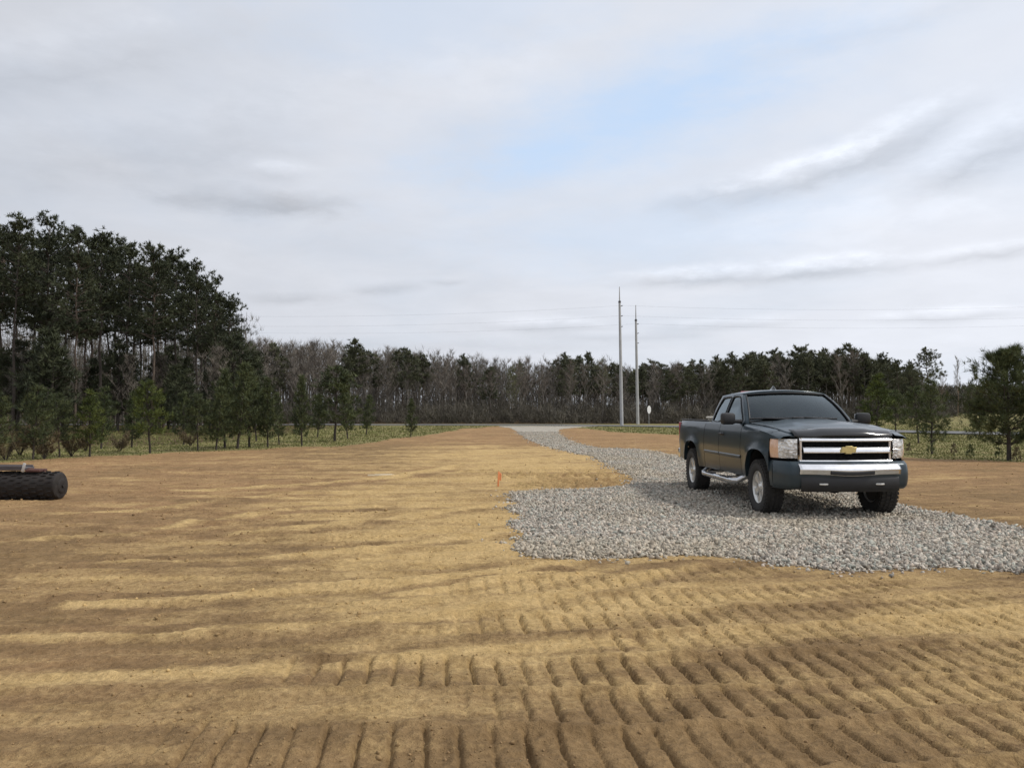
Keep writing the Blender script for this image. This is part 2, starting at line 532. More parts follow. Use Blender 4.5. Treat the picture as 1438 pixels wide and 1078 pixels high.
# polar sheet: fine where the camera stands, reaching the horizon
rad = [0.0, 0.6, 1.2, 1.8, 2.3]
r0 = 2.7
while r0 < 46: rad.append(r0); r0 *= 1.0046
while r0 < 130: rad.append(r0); r0 *= 1.012
while r0 < 3000: rad.append(r0); r0 *= 1.08
rad = np.array(rad[1:])
fa = np.arange(-37, 37.001, 0.145)
ca = np.arange(40, 320.1, 5.0)
ang = np.radians(np.concatenate([fa, ca]))
na, nr = len(ang), len(rad)
AA, RR = np.meshgrid(ang, rad)
gx = (RR * np.sin(AA)).ravel(); gy = (RR * np.cos(AA)).ravel()
gz = ground_h(gx, gy)
gx = np.append(gx, 0.0); gy = np.append(gy, 0.0); gz = np.append(gz, 0.0)
i = np.arange(na); i2 = (i + 1) % na
quads = []
for j in range(nr - 1):
    quads.append(np.stack([j * na + i, (j + 1) * na + i, (j + 1) * na + i2, j * na + i2], 1))
quads = np.concatenate(quads)
cen = len(gx) - 1
fan = np.stack([np.full(na, cen), i, i2, i2], 1)
faces = quads
# soil colour zones: dry yellow sand, brown loam, red clay, grass
def soil_zones(x, y):
    th, dist = tracks(x, y)
    v = y - 0.16 * x - 0.018 * np.clip(x, -9, 6) ** 2
    u = x + 0.1 * y
    n1 = fbm(x * 0.45, y * 0.30, 81, 4); n2 = fbm(u * 0.22, v * 1.25, 82, 4); n3 = fbm(x * 2.2, y * 2.0, 83, 4)
    n4 = fbm(u * 0.35, v * 4.2, 84, 4, 0.6)
    sand = np.exp(-(((x + 0.5 - 0.03 * (y - 9)) / (1.9 + 0.13 * y)) ** 2)) * sstep(3.2, 6.5, y) * sstep(44, 26, y)
    sand = sand * (1 - 0.6 * sstep(-0.8, -3.2, x) * sstep(8.5, 5.0, y))  # lower-left soil browned: lens corner darkening put into the colour
    right = sstep(4.2, 5.6, x) * sstep(8.2, 7.4, y) * 0.2 + np.exp(-(((x - 3.6) / 0.8) ** 2 + ((y - 6.3 - 0.3 * (x - 3.6)) / 0.75) ** 2)) * 0.75
    sand = np.clip(sand * 0.85 + right + 0.45 * n1 + 0.85 * n2 + 0.40 * n3 + 0.55 * n4 + 0.30 * sstep(-1.5, 1.0, x) * sstep(9, 6, y) - 0.10 * np.clip(dist, 0, 1) * sstep(7.5, 5.5, y), 0, 1)
    for pts, hw, hh in berms:
        d = line_sd(x, y, pts)
        if d.min() < hw * 4:
            sand = np.clip(sand + 0.8 * np.clip(0.55 + 0.7 * n3 + 0.5 * fbm(x * 0.5, y * 0.5, 87, 3), 0, 1) * np.exp(-(d / (hw * (0.8 + 0.8 * np.abs(n3)))) ** 2) - 0.35 * np.exp(-((d - hw * 2.2) / hw) ** 2), 0, 1)
    sand = sand * (1 - 0.4 * np.exp(-((x - 1.6) / 1.6) ** 2 - ((y - 18.6) / 1.7) ** 2))
    clay = np.clip(0.9 * np.exp(-((x - 1.6) / 1.8) ** 2 - ((y - 18.6) / 2.0) ** 2) + sstep(9, 24, y + 0.9 * np.maximum(-x, 0)) * 0.70 + 0.8 * n1 + 0.6 * n2 + 0.4 * n4 - 0.8 * np.exp(-((x + 5.5 + 0.1 * (y - 30)) / 3.2) ** 2 - ((y - 31) / 9.0) ** 2), 0, 1) * (1 - 0.55 * sand)
    return sand, clay
rr_ = np.hypot(gx, gy)
zone = np.zeros((len(gx), 4), np.float32)
msk = rr_ < 140
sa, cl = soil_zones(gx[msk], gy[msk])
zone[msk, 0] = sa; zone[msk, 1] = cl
zone[~msk, 1] = 0.4
zone[:, 2] = grass_amt(gx, gy)
litter = sstep(8, 18, (gy - np.interp(gx, bx, by))) * sstep(-9, -16, gx + 0.05 * gy) + sstep(93, 99, gy) * sstep(40, 25, gx)
zone[:, 3] = np.clip(litter + 0.4 * fbm(gx * 0.3, gy * 0.3, 91, 3) * (litter > 0.05), 0, 1)
me = mesh_arrays('ground', np.stack([gx, gy, gz], 1), faces, True, {'zone': zone})
# the small disc under the camera
bm = bmesh.new(); bm.from_mesh(me); bm.verts.ensure_lookup_table()
for k in range(na):
    bm.faces.new((bm.verts[cen], bm.verts[int(i2[k])], bm.verts[k])).smooth = True
bm.to_mesh(me); bm.free()

m, t, b = new_mat('soil')
P = t.pos()
za = t.new('ShaderNodeAttribute', attribute_name='zone')
zs = t.new('ShaderNodeSeparateColor'); t.l.new(za.outputs['Color'], zs.inputs[0])
sandm, claym, grassm = zs.outputs; litm = za.outputs['Alpha']
nA = t.noise(P, 3.0, 8, 0.62); nB = t.noise(P, 22.0, 6, 0.65); nC = t.noise(P, 0.7, 5, 0.6); nD = t.noise(P, 90.0, 3, 0.6)
loam = t.mix(t.ramp(nA, 0.32, 0.68), (0.210, 0.136, 0.066), (0.350, 0.234, 0.115))
sandc = t.mix(t.ramp(nA, 0.3, 0.7), (0.50, 0.345, 0.150), (0.67, 0.482, 0.232))
clayc = t.mix(t.ramp(nA, 0.3, 0.7), (0.300, 0.180, 0.090), (0.465, 0.292, 0.148))
c = t.mix(claym, loam, clayc)
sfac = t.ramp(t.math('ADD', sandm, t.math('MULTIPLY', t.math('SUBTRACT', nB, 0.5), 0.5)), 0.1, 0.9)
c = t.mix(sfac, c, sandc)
# fine crumbs, bits of straw
c = t.mix(t.ramp(nB, 0.30, 0.75, 0.0, 1.0), t.mix(1.0, c, (0.66, 0.63, 0.60), 'MULTIPLY'), t.mix(1.0, c, (1.12, 1.12, 1.12), 'MULTIPLY'))
c = t.mix(t.ramp(nD, 0.60, 0.72, 0.0, 0.35), c, (0.20, 0.125, 0.06))
gcol = t.mix(t.ramp(nA, 0.3, 0.7), (0.150, 0.155, 0.055), (0.250, 0.228, 0.092))
gcol = t.mix(t.ramp(nC, 0.40, 0.64), gcol, (0.26, 0.205, 0.10))
lit = t.mix(t.ramp(nA, 0.3, 0.7), (0.075, 0.050, 0.028), (0.14, 0.095, 0.05))
gfac = t.ramp(t.math('ADD', grassm, t.math('MULTIPLY', t.math('SUBTRACT', nA, 0.5), 0.9)), 0.3, 0.75)
c = t.mix(gfac, c, gcol)
c = t.mix(t.ramp(t.math('ADD', litm, t.math('MULTIPLY', t.math('SUBTRACT', nA, 0.5), 0.6)), 0.25, 0.75), c, lit)
t.put(b.inputs['Base Color'], c)
b.inputs['Roughness'].default_value = 0.95
b.inputs['Specular IOR Level'].default_value = 0.15
hh = t.math('ADD', t.math('MULTIPLY', nB, 1.0), t.math('ADD', t.math('MULTIPLY', nD, 0.35), t.math('MULTIPLY', nA, 1.2)))
t.put(b.inputs['Normal'], t.bump(hh, 1.0, 0.032))
g = link('ground', me, m)
tag(g, kind='structure')

def hz(x, y):
    return float(ground_h(np.array([x]), np.array([y]))[0])

# ------------------------------------------------------------------ road beyond the lawn
def strip(pts, w, z, name, mat, off=0.0):
    P2 = [Vector((p[0], p[1], 0)) for p in pts]
    dense = []
    for a, b_ in zip(P2[:-1], P2[1:]):
        n = max(1, int((b_ - a).length / 2.5))
        dense += [a.lerp(b_, k / n) for k in range(n)]
    dense.append(P2[-1])
    for _ in range(30):
        dense = [dense[0]] + [(dense[k - 1] + dense[k] * 2 + dense[k + 1]) / 4 for k in range(1, len(dense) - 1)] + [dense[-1]]
    vs, fs = [], []
    for k, p in enumerate(dense):
        d = (dense[min(k + 1, len(dense) - 1)] - dense[max(k - 1, 0)]).normalized()
        nrm = Vector((-d.y, d.x, 0))
        for s in (-1, -0.5, 0, 0.5, 1):
            q = p + nrm * (off + s * w / 2)
            vs.append((q.x, q.y, z + float(ground_h(np.array([p.x]), np.array([p.y]), False)[0])))
    for k in range(len(dense) - 1):
        for s in range(4):
            fs.append((k * 5 + s, k * 5 + s + 1, (k + 1) * 5 + s + 1, (k + 1) * 5 + s))
    return tag(link(name, mesh_arrays(name, vs, fs, True), mat), kind='structure')
asph = simple('asphalt', (0.13, 0.13, 0.128), 0.9, var=0.12, scale=1.5)
strip(road, 6.4, 0.05, 'road', asph)
edge_paint = simple('road_paint', (0.75, 0.74, 0.70), 0.7, var=0.08)

# ------------------------------------------------------------------ driveway bed and loose stone
xs = np.arange(-1.2, 9.0, 0.12); ys = np.concatenate([np.arange(7.0, 30, 0.14), np.arange(30, 90, 0.4)])
XX, YY = np.meshgrid(xs, ys); sdv = gravel_sd(XX.ravel(), YY.ravel())
zz = ground_h(XX.ravel(), YY.ravel()) + np.clip(-sdv * 0.12, -0.05, 0.024)
nx = len(xs)
q = []
ok = (sdv < 0.12).reshape(XX.shape)
okq = ok[:-1, :-1] & ok[1:, :-1] & ok[:-1, 1:] & ok[1:, 1:]
jj, ii = np.nonzero(okq)
fcs = np.stack([jj * nx + ii, jj * nx + ii + 1, (jj + 1) * nx + ii + 1, (jj + 1) * nx + ii], 1)
m, t, b = new_mat('gravel_bed')
P = t.pos()
vo = t.new('ShaderNodeTexVoronoi'); t.put(vo.inputs['Vector'], P); vo.inputs['Scale'].default_value = 9.0
sc_ = t.new('ShaderNodeSeparateColor'); t.l.new(vo.outputs['Color'], sc_.inputs[0])
nA = t.noise(P, 1.2, 6, 0.6)
c = t.mix(sc_.outputs[0], (0.22, 0.20, 0.165), (0.56, 0.52, 0.45))
c = t.mix(t.ramp(nA, 0.45, 0.75, 0, 0.6), c, (0.40, 0.325, 0.22))
t.put(b.inputs['Base Color'], c); b.inputs['Roughness'].default_value = 0.95; b.inputs['Specular IOR Level'].default_value = 0.2
t.put(b.inputs['Normal'], t.bump(t.math('SUBTRACT', 1.0, vo.outputs['Distance']), 1.0, 0.06))
tag(link('driveway', mesh_arrays('driveway', np.stack([XX.ravel(), YY.ravel(), zz], 1), fcs, True), m), kind='structure')

def stone_shapes(n, pts=11, flat=0.7):
    out = []
    for k in range(n):
        bm = bmesh.new()
        for _ in range(pts):
            v = Vector((random.gauss(0, 1), random.gauss(0, 1), random.gauss(0, 1))).normalized()
            bm.verts.new((v.x * random.uniform(0.8, 1.15), v.y * random.uniform(0.6, 0.95), v.z * flat))
        r = bmesh.ops.convex_hull(bm, input=bm.verts)
        bmesh.ops.delete(bm, geom=[e for e in r['geom_interior'] if isinstance(e, bmesh.types.BMVert)], context='VERTS')
        bmesh.ops.triangulate(bm, faces=bm.faces)
        bm.verts.index_update()
        out.append((np.array([v.co[:] for v in bm.verts]), np.array([[v.index for v in f.verts] for f in bm.faces])))
        bm.free()
    return out
def rand_rot(n, tilt=1.0):
    q = rng.normal(size=(n, 4)); q[:, 1:3] *= tilt
    q /= np.linalg.norm(q, axis=1, keepdims=True)
    w_, x, y, z = q.T
    return np.stack([np.stack([1 - 2 * (y * y + z * z), 2 * (x * y - z * w_), 2 * (x * z + y * w_)], 1),
                     np.stack([2 * (x * y + z * w_), 1 - 2 * (x * x + z * z), 2 * (y * z - x * w_)], 1),
                     np.stack([2 * (x * z - y * w_), 2 * (y * z + x * w_), 1 - 2 * (x * x + y * y)], 1)], 1)
def scatter(name, pos, size, cols, mat, shapes, kind='stuff', tilt=1.0):
    V, F, C = [], [], []; base = 0
    which = rng.integers(0, len(shapes), len(pos))
    for k, (sv, sf) in enumerate(shapes):
        sel = np.nonzero(which == k)[0]
        if len(sel) == 0: continue
        M = rand_rot(len(sel), tilt)
        vv = np.einsum('nij,pj->npi', M, sv) * size[sel][:, None, None] + pos[sel][:, None, :]
        V.append(vv.reshape(-1, 3)); C.append(np.repeat(cols[sel], len(sv), 0))
        F.append((sf[None] + (np.arange(len(sel)) * len(sv))[:, None, None] + base).reshape(-1, 3)); base += len(sel) * len(sv)
    o = link(name, mesh_arrays(name, np.concatenate(V), np.concatenate(F), False, {'tone': np.concatenate(C)}), mat)
    return tag(o, kind=kind)

m, t, b = new_mat('stone')
P = t.pos(); nA = t.noise(P, 40, 4, 0.6)
c = t.mix(1.0, t.attr('tone'), t.mix(t.ramp(nA, 0.3, 0.7), (0.8, 0.8, 0.8), (1.12, 1.12, 1.12)), 'MULTIPLY')
t.put(b.inputs['Base Color'], c); b.inputs['Roughness'].default_value = 0.9; b.inputs['Specular IOR Level'].default_value = 0.25
stone_mat = m
shapes = stone_shapes(12, 8, 0.58)
pp, ss = [], []
for (y0, y1, n, s0, s1) in [(7.3, 12, 27000, 0.018, 0.062), (12, 17, 17000, 0.02, 0.06), (17, 24, 9000, 0.028, 0.062), (24, 34, 8000, 0.03, 0.06), (34, 60, 6500, 0.032, 0.06)]:
    x = rng.uniform(-0.6, 7.6, n * 2); y = rng.uniform(y0, y1, n * 2)
    d = gravel_sd(x, y)
    keep = d < rng.exponential(0.075, n * 2) * (1 if y0 < 17 else 1.6) - 0.05
    x, y, d = x[keep], y[keep], d[keep]
    s = s0 + (s1 - s0) * rng.beta(1.2, 3.2, len(x))
    pp.append(np.stack([x, y, ground_h(x, y) + np.clip(-d * 0.12, -0.01, 0.024) + s * rng.uniform(0.0, 0.55, len(x))], 1)); ss.append(s)
pp = np.concatenate(pp); ss = np.concatenate(ss)
tone = rng.uniform(0, 1, len(pp)); hue = rng.uniform(0, 1, len(pp))
base_g = (0.22 + 0.37 * tone)[:, None] * np.array([1.03, 0.93, 0.79])
blue = (0.24 + 0.28 * tone)[:, None] * np.array([0.99, 0.99, 0.86])
tan = (0.28 + 0.30 * tone)[:, None] * np.array([1.0, 0.85, 0.70])
cols = np.where((hue < 0.2)[:, None], blue, np.where((hue > 0.78)[:, None], tan, base_g))
# dusty tan stone where wheels have carried soil on
dz = np.clip(fbm(pp[:, 0] * 0.5, pp[:, 1] * 0.4, 77, 3) * 1.5 + 0.1, 0, 0.6)[:, None]
cols = cols * (1 - dz) + dz * np.array([0.45, 0.385, 0.29]) * (0.7 + 0.5 * tone[:, None])
scatter('gravel', pp, ss, cols, stone_mat, shapes)

# ------------------------------------------------------------------ crumbs of dirt on the graded soil
n = 11000
yy = np.exp(rng.uniform(math.log(3.2), math.log(26), n)); xx = rng.uniform(-0.72, 0.72, n) * yy
d = gravel_sd(xx, yy); keep = (d > 0.1) & (fbm(xx * 0.9, yy * 0.9, 99, 3) > rng.uniform(-0.25, 0.6, n)) & (yy < np.interp(xx, bx, by))
xx, yy = xx[keep], yy[keep]
s = (0.005 + 0.026 * rng.beta(1.0, 6.0, len(xx))) * np.clip(yy / 6, 0.8, 1.6)
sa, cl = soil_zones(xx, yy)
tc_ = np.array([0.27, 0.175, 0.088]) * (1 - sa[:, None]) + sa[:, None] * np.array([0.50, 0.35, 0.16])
tc_ = tc_ * rng.uniform(0.8, 1.15, (len(xx), 1))
scatter('dirt_crumbs', np.stack([xx, yy, ground_h(xx, yy) + s * 0.3], 1), s, tc_, stone_mat, stone_shapes(5, 12, 0.8))

# ------------------------------------------------------------------ grass blades on the verge
n = 150000
yy = np.exp(rng.uniform(math.log(22), math.log(84), n)); xx = rng.uniform(-0.66, 0.66, n) * yy
ga = grass_amt(xx, yy) * (gravel_sd(xx, yy) > 0.3) * (line_sd(xx, yy, road) > 3.6)
keep = (ga > rng.uniform(0.1, 1.0, n)) & (fbm(xx * 0.6, yy * 0.5, 44, 3) > rng.uniform(-1.4, 0.2, n))
xx, yy = xx[keep], yy[keep]; n = len(xx)
hgt = rng.uniform(0.02, 0.065, n) * (1 + 0.8 * fbm(xx * 0.4, yy * 0.4, 45, 2)) * np.clip(yy / 35, 0.9, 1.4)
az = rng.uniform(0, 2 * PI, n); wdt = rng.uniform(0.012, 0.03, n) * np.clip(yy / 30, 0.9, 2.0)
z0 = ground_h(xx, yy, False)
lean = rng.normal(0, 0.35, (n, 2)) * hgt[:, None]
V = np.stack([np.stack([xx - np.cos(az) * wdt, yy - np.sin(az) * wdt, z0], 1), np.stack([xx + np.cos(az) * wdt, yy + np.sin(az) * wdt, z0], 1),
              np.stack([xx + lean[:, 0], yy + lean[:, 1], z0 + hgt], 1)], 1).reshape(-1, 3)
F = np.arange(3 * n).reshape(-1, 3)
tn = rng.uniform(0, 1, n)
gc = np.where((tn + 0.8 * fbm(xx * 0.3, yy * 0.3, 46, 3) < 0.5)[:, None], np.array([0.145, 0.160, 0.052]), np.array([0.205, 0.196, 0.076])) * rng.uniform(0.7, 1.15, (n, 1))
m, t, b = new_mat('grass_blade')
t.put(b.inputs['Base Color'], t.attr('tone')); b.inputs['Roughness'].default_value = 0.8; b.inputs['Specular IOR Level'].default_value = 0.2
tag(link('grass', mesh_arrays('grass', V, F, False, {'tone': np.repeat(gc, 3, 0)}), m), kind='stuff')
# ================================================================== vegetation
SC.cycles.max_bounces = 6
SC.cycles.diffuse_bounces = 2
SC.cycles.glossy_bounces = 3
SC.cycles.transmission_bounces = 4
SC.cycles.transparent_max_bounces = 8

def needle_mat(name, dark, light, rough=0.7):
    m, t, b = new_mat(name)
    c = t.mix(t.attr('tone', 'Fac'), dark, light)
    t.put(b.inputs['Base Color'], c)
    b.inputs['Roughness'].default_value = rough
    b.inputs['Specular IOR Level'].default_value = 0.25
    return m
pine_needles = needle_mat('pine_needles', (0.022, 0.029, 0.016), (0.078, 0.088, 0.044))
far_needles = needle_mat('far_pine_needles', (0.050, 0.057, 0.034), (0.130, 0.134, 0.074))  # lightened so the colour itself carries distance haze
young_needles = needle_mat('young_pine_needles', (0.036, 0.050, 0.021), (0.135, 0.155, 0.060))
row_needles = needle_mat('row_pine_needles', (0.027, 0.038, 0.017), (0.105, 0.122, 0.048))
green_needles = needle_mat('bright_pine_needles', (0.035, 0.052, 0.014), (0.125, 0.150, 0.036))
twigs = needle_mat('bare_twigs', (0.115, 0.100, 0.082), (0.255, 0.224, 0.186))  # tones lifted too, standing in for haze on the far wood
red_twigs = needle_mat('budding_twigs', (0.115, 0.094, 0.076), (0.250, 0.208, 0.170))
green_twigs = needle_mat('leafing_twigs', (0.080, 0.082, 0.042), (0.190, 0.190, 0.095))
dry_leaves = needle_mat('dry_leaves', (0.085, 0.066, 0.040), (0.19, 0.150, 0.085))
pine_bark = simple('pine_bark', (0.090, 0.068, 0.052), 0.9, var=0.45, scale=3.0, bump=0.03)
dark_bark = simple('dark_bark', (0.050, 0.040, 0.032), 0.9, var=0.4, scale=5.0, bump=0.02)
grey_bark = simple('grey_bark', (0.145, 0.130, 0.112), 0.9, var=0.35, scale=3.0, bump=0.02)
tan_bark = simple('tan_bark', (0.21, 0.15, 0.10), 0.9, var=0.3, scale=3.0, bump=0.02)

def tufts(cen, dirs, L, W, n, spread, tone):
    """Sprays of slender triangles (needle bundles) at each centre."""
    k = len(cen)
    c = np.repeat(cen, n, 0); d = np.repeat(dirs, n, 0)
    v = d * 0.8 + rng.normal(0, spread, (k * n, 3))
    v /= np.linalg.norm(v, axis=1, keepdims=True) + 1e-9
    l = np.repeat(np.broadcast_to(L, (k,)), n) * rng.uniform(0.6, 1.15, k * n)
    s = np.cross(v, rng.normal(size=(k * n, 3))); s /= np.linalg.norm(s, axis=1, keepdims=True) + 1e-9
    wd = np.repeat(np.broadcast_to(W, (k,)), n) * rng.uniform(0.6, 1.2, k * n)
    c = c + rng.normal(0, 0.12, (k * n, 3)) * l[:, None]
    p0 = c - s * wd[:, None] * 0.5; p1 = c + s * wd[:, None] * 0.5; p2 = c + v * l[:, None]
    V = np.stack([p0, p1, p2], 1).reshape(-1, 3)
    tn = np.clip(np.repeat(np.broadcast_to(tone, (k,)), n) + rng.normal(0, 0.12, k * n), 0, 1)
    return V, np.repeat(tn, 3)

class Limbs:
    """Tapered four-sided limbs gathered into one mesh."""
    def __init__(self): self.mb = MB()
    def add(self, pts, r0, r1, n=5):
        m = len(pts)
        self.mb.tube(pts, [r0 + (r1 - r0) * (i / (m - 1)) ** 0.9 for i in range(m)], n, caps=False)
    def mesh(self, name):
        me = bpy.data.meshes.new(name); me.from_pydata(self.mb.v, [], self.mb.f)
        me.polygons.foreach_set('use_smooth', np.ones(len(me.polygons), dtype=bool)); me.update()
        return me

def tri_mesh(name, V, tn):
    return mesh_arrays(name, V, np.arange(len(V)).reshape(-1, 3), False, {'tone': tn})

def wavy(p0, p1, n, amp):
    out = []
    for i in range(n + 1):
        f = i / n
        p = p0.lerp(p1, f)
        k = amp * math.sin(PI * f)
        out.append(p + Vector((random.uniform(-k, k), random.uniform(-k, k), random.uniform(-k, k) * 0.5)))
    return out

def tall_pine(h, crown0=0.55, rad=2.6, nb=46, rt=0.20, tuft_n=12, seed=0, L=0.36, W=0.085, per=13):
    """Plantation pine: long clean bole, domed crown of separate foliage platforms."""
    random.seed(seed)
    lb = Limbs()
    top = Vector((random.uniform(-.3, .3), random.uniform(-.3, .3), h * 0.955))
    trunk = wavy(Vector((0, 0, -0.3)), top, 9, 0.14)
    lb.add(trunk, rt, 0.03, 8)
    def at(f):
        x = f * (len(trunk) - 1); i = min(int(x), len(trunk) - 2)
        return trunk[i].lerp(trunk[i + 1], x - i)
    cen, dr, tn = [], [], []
    for _ in range(random.randint(5, 9)):                       # dead stubs below the crown
        f = random.uniform(0.25, crown0)
        a = random.uniform(0, 2 * PI); l = random.uniform(0.4, 1.5)
        p = at(f); lb.add([p, p + Vector((math.cos(a) * l, math.sin(a) * l, random.uniform(-.2, .3)))], 0.03, 0.008, 4)
    zc = h * (crown0 + 0.34 * (1 - crown0)); bu = h - zc; bl = zc - h * crown0
    for k in range(nb):
        ph = -0.75 + 2.2 * ((k + random.uniform(0, 1)) / nb)
        q_ = random.uniform(0.72, 1.06)
        a = k * 2.4 + random.uniform(-.5, .5)
        lo_ = random.uniform(0.80, 1.18)
        ez = zc + (bu if ph > 0 else bl) * math.sin(ph) * q_
        er = rad * max(0.08, math.cos(ph)) * q_ * lo_
        pz = max(h * crown0 * 0.96, min(h * 0.95, ez - er * (0.15 + 0.45 * max(0, math.sin(ph))) - (0.25 if ph > 0.9 else 0)))
        p = at(max(0, min(1, pz / (h * 0.97))))
        e = Vector((p.x + math.cos(a) * er, p.y + math.sin(a) * er, ez)); l = (e - p).length
        br = wavy(p, e, 4, 0.16 * l * 0.5)
        lb.add(br, 0.02 + 0.035 * l / rad, 0.01, 4)
        bt = random.uniform(0.2, 0.8)
        for j in range(per):
            q = random.uniform(0.45, 1.08)
            c = p.lerp(e, q) + Vector((random.gauss(0, .26), random.gauss(0, .26), random.gauss(0.08, .16))) * (0.5 + 0.25 * l)
            cen.append(c); d = (c - p); d.z += 0.4; dr.append(d.normalized())
            tn.append(bt + random.uniform(-.25, .25))
    V, T = tufts(np.array([c[:] for c in cen]), np.array([d[:] for d in dr]), L, W, tuft_n, 0.75, np.clip(np.array(tn), 0, 1))
    return lb.mesh('trunk'), tri_mesh('crown', V, T)

def young_pine(h, rad=0.95, bare=0.26, whorls=11, L=0.20, W=0.030, seed=0, candles=0, rt=0.05, tuft_n=12, dens=1.0, lean=0.1, pw=0.62):
    """Young open-grown pine: short bare stem, upswept branches in whorls."""
    random.seed(seed)
    lb = Limbs()
    top = Vector((random.uniform(-lean, lean), random.uniform(-lean, lean), h))
    trunk = wavy(Vector((0, 0, -0.1)), top, 7, 0.03)
    lb.add(trunk, rt, 0.012, 7)
    def at(f):
        x = f * (len(trunk) - 1); i = min(int(x), len(trunk) - 2)
        return trunk[i].lerp(trunk[i + 1], x - i)
    cen, dr, tn = [], [], []
    for w_ in range(whorls):
        f = bare + (0.97 - bare) * (w_ / (whorls - 1))
        g = (f - bare) / (1 - bare)
        prof = (1 - g) ** pw * (0.72 + 0.28 * min(1, g * 5))
        for b_ in range(random.randint(5, 7)):
            if random.random() > 0.93: continue
            l = rad * max(0.14, prof) * random.uniform(0.6, 1.2)
            a = 2 * PI * b_ / 6 + w_ * 0.5 + random.uniform(-.4, .4)
            p = at(f) + Vector((0, 0, random.uniform(-.06, .06)))
            e = p + Vector((math.cos(a) * l, math.sin(a) * l, l * random.uniform(0.25, 0.75)))
            br = wavy(p, e, 3, 0.05)
            lb.add(br, 0.007 + 0.012 * l, 0.004, 4)
            bt = random.uniform(0.15, 0.75)
            m = max(3, int((4 + 10 * l / rad) * dens))
            for j in range(m):
                q = random.uniform(0.25, 1.0) ** 0.7
                c = p.lerp(e, q) + Vector((random.gauss(0, 1), random.gauss(0, 1), random.gauss(0, .8))) * 0.075 * (0.6 + l)
                cen.append(c); dd = (e - p).normalized() + Vector((random.gauss(0, .5), random.gauss(0, .5), 0.65)); dr.append(dd.normalized())
                tn.append(bt + random.uniform(-.2, .25))
    for _ in range(candles):                                    # upright leading shoots
        a = random.uniform(0, 2 * PI); rr = rad * random.uniform(0.0, 0.75)
        zb = h * random.uniform(0.80, 0.93) - rr * 0.42
        b0 = at(0.8) * 1.0; s = Vector((b0.x + math.cos(a) * rr, b0.y + math.sin(a) * rr, zb))
        e = s + Vector((math.cos(a) * 0.05, math.sin(a) * 0.05, random.uniform(0.22, 0.42) * h / 3.2))
        lb.add([s - Vector((0, 0, 0.5)), s, e], 0.012, 0.006, 4)
        for j in range(9):
            cen.append(s.lerp(e, j / 8)); dr.append(Vector((random.gauss(0, .3), random.gauss(0, .3), 1)).normalized()); tn.append(random.uniform(.3, .8))
    V, T = tufts(np.array([c[:] for c in cen]), np.array([d[:] for d in dr]), L, W, tuft_n, 0.55, np.clip(np.array(tn), 0, 1))
    return lb.mesh('trunk'), tri_mesh('crown', V, T)

def bare_tree(h, seed=0, spread=0.26, rt=0.11, nlimb=15, tw=62, first=0.32, tw_w=0.026):
    """Leafless broadleaf: straight bole, ascending limbs, a haze of fine twigs."""
    random.seed(seed)
    lb = Limbs()
    trunk = wavy(Vector((0, 0, -0.3)), Vector((random.uniform(-.5, .5), random.uniform(-.4, .4), h * 0.94)), 8, 0.22)
    lb.add(trunk, rt, 0.018, 6)
    def at(f):
        x = f * (len(trunk) - 1); i = min(int(x), len(trunk) - 2)
        return trunk[i].lerp(trunk[i + 1], x - i)
    V, T = [], []
    def sliver(p, e, w_, tone):
        d = (e - p); s = d.cross(Vector((random.gauss(0, 1), random.gauss(0, 1), random.gauss(0, 1)))).normalized() * w_ * 0.5
        V.extend([(p - s)[:], (p + s)[:], e[:]]); T.extend([tone] * 3)
    for k in range(nlimb):
        f = first + (0.95 - first) * (k / (nlimb - 1))
        p = at(f); a = k * 2.4 + random.uniform(-.5, .5)
        l = h * spread * (1.05 - 0.72 * ((f - first) / (1 - first))) * random.uniform(0.6, 1.15)
        e = p + Vector((math.cos(a) * l * 0.62, math.sin(a) * l * 0.62, l * random.uniform(0.75, 1.15)))
        e.z = min(e.z, h * random.uniform(0.96, 1.03))
        br = wavy(p, e, 4, l * 0.09)
        lb.add(br, 0.018 + 0.022 * l, 0.008, 4)
        bt = random.uniform(0.1, 0.9)
        for j in range(tw // 9 + 2):
            q = random.uniform(0.25, 1.0); s = p.lerp(e, q)
            a2 = random.uniform(0, 2 * PI); l2 = l * random.uniform(0.25, 0.5)
            e2 = s + Vector((math.cos(a2) * l2 * 0.6, math.sin(a2) * l2 * 0.6, l2 * random.uniform(0.4, 1.1)))
            sliver(s, e2, tw_w * 1.6, bt)
            for i in range(8):
                s2 = s.lerp(e2, random.uniform(0.2, 1.0)); a3 = random.uniform(0, 2 * PI); l3 = random.uniform(0.35, 0.95)
                sliver(s2, s2 + Vector((math.cos(a3) * l3 * 0.55, math.sin(a3) * l3 * 0.55, l3 * random.uniform(0.2, 1.0))), tw_w, min(1, max(0, bt + random.uniform(-.3, .3))))
    return lb.mesh('trunk'), tri_mesh('crown', np.array(V), np.array(T))

def tree_thing(name, meshes, bark, leaf, loc, rz, sc, label, cat, group=None):
    r = empty(name, loc, rz)
    r.scale = sc if hasattr(sc, '__len__') else (sc, sc, sc)
    tr, cr = meshes
    tr2 = bpy.data.objects.new('trunk', tr); cr2 = bpy.data.objects.new('crown', cr)
    for o, mm in ((tr2, bark), (cr2, leaf)):
        COL.objects.link(o); o.parent = r
        if len(o.data.materials) == 0: o.data.materials.append(mm)
        o.material_slots[0].link = 'OBJECT'; o.material_slots[0].material = mm
    return tag(r, label, cat, group)

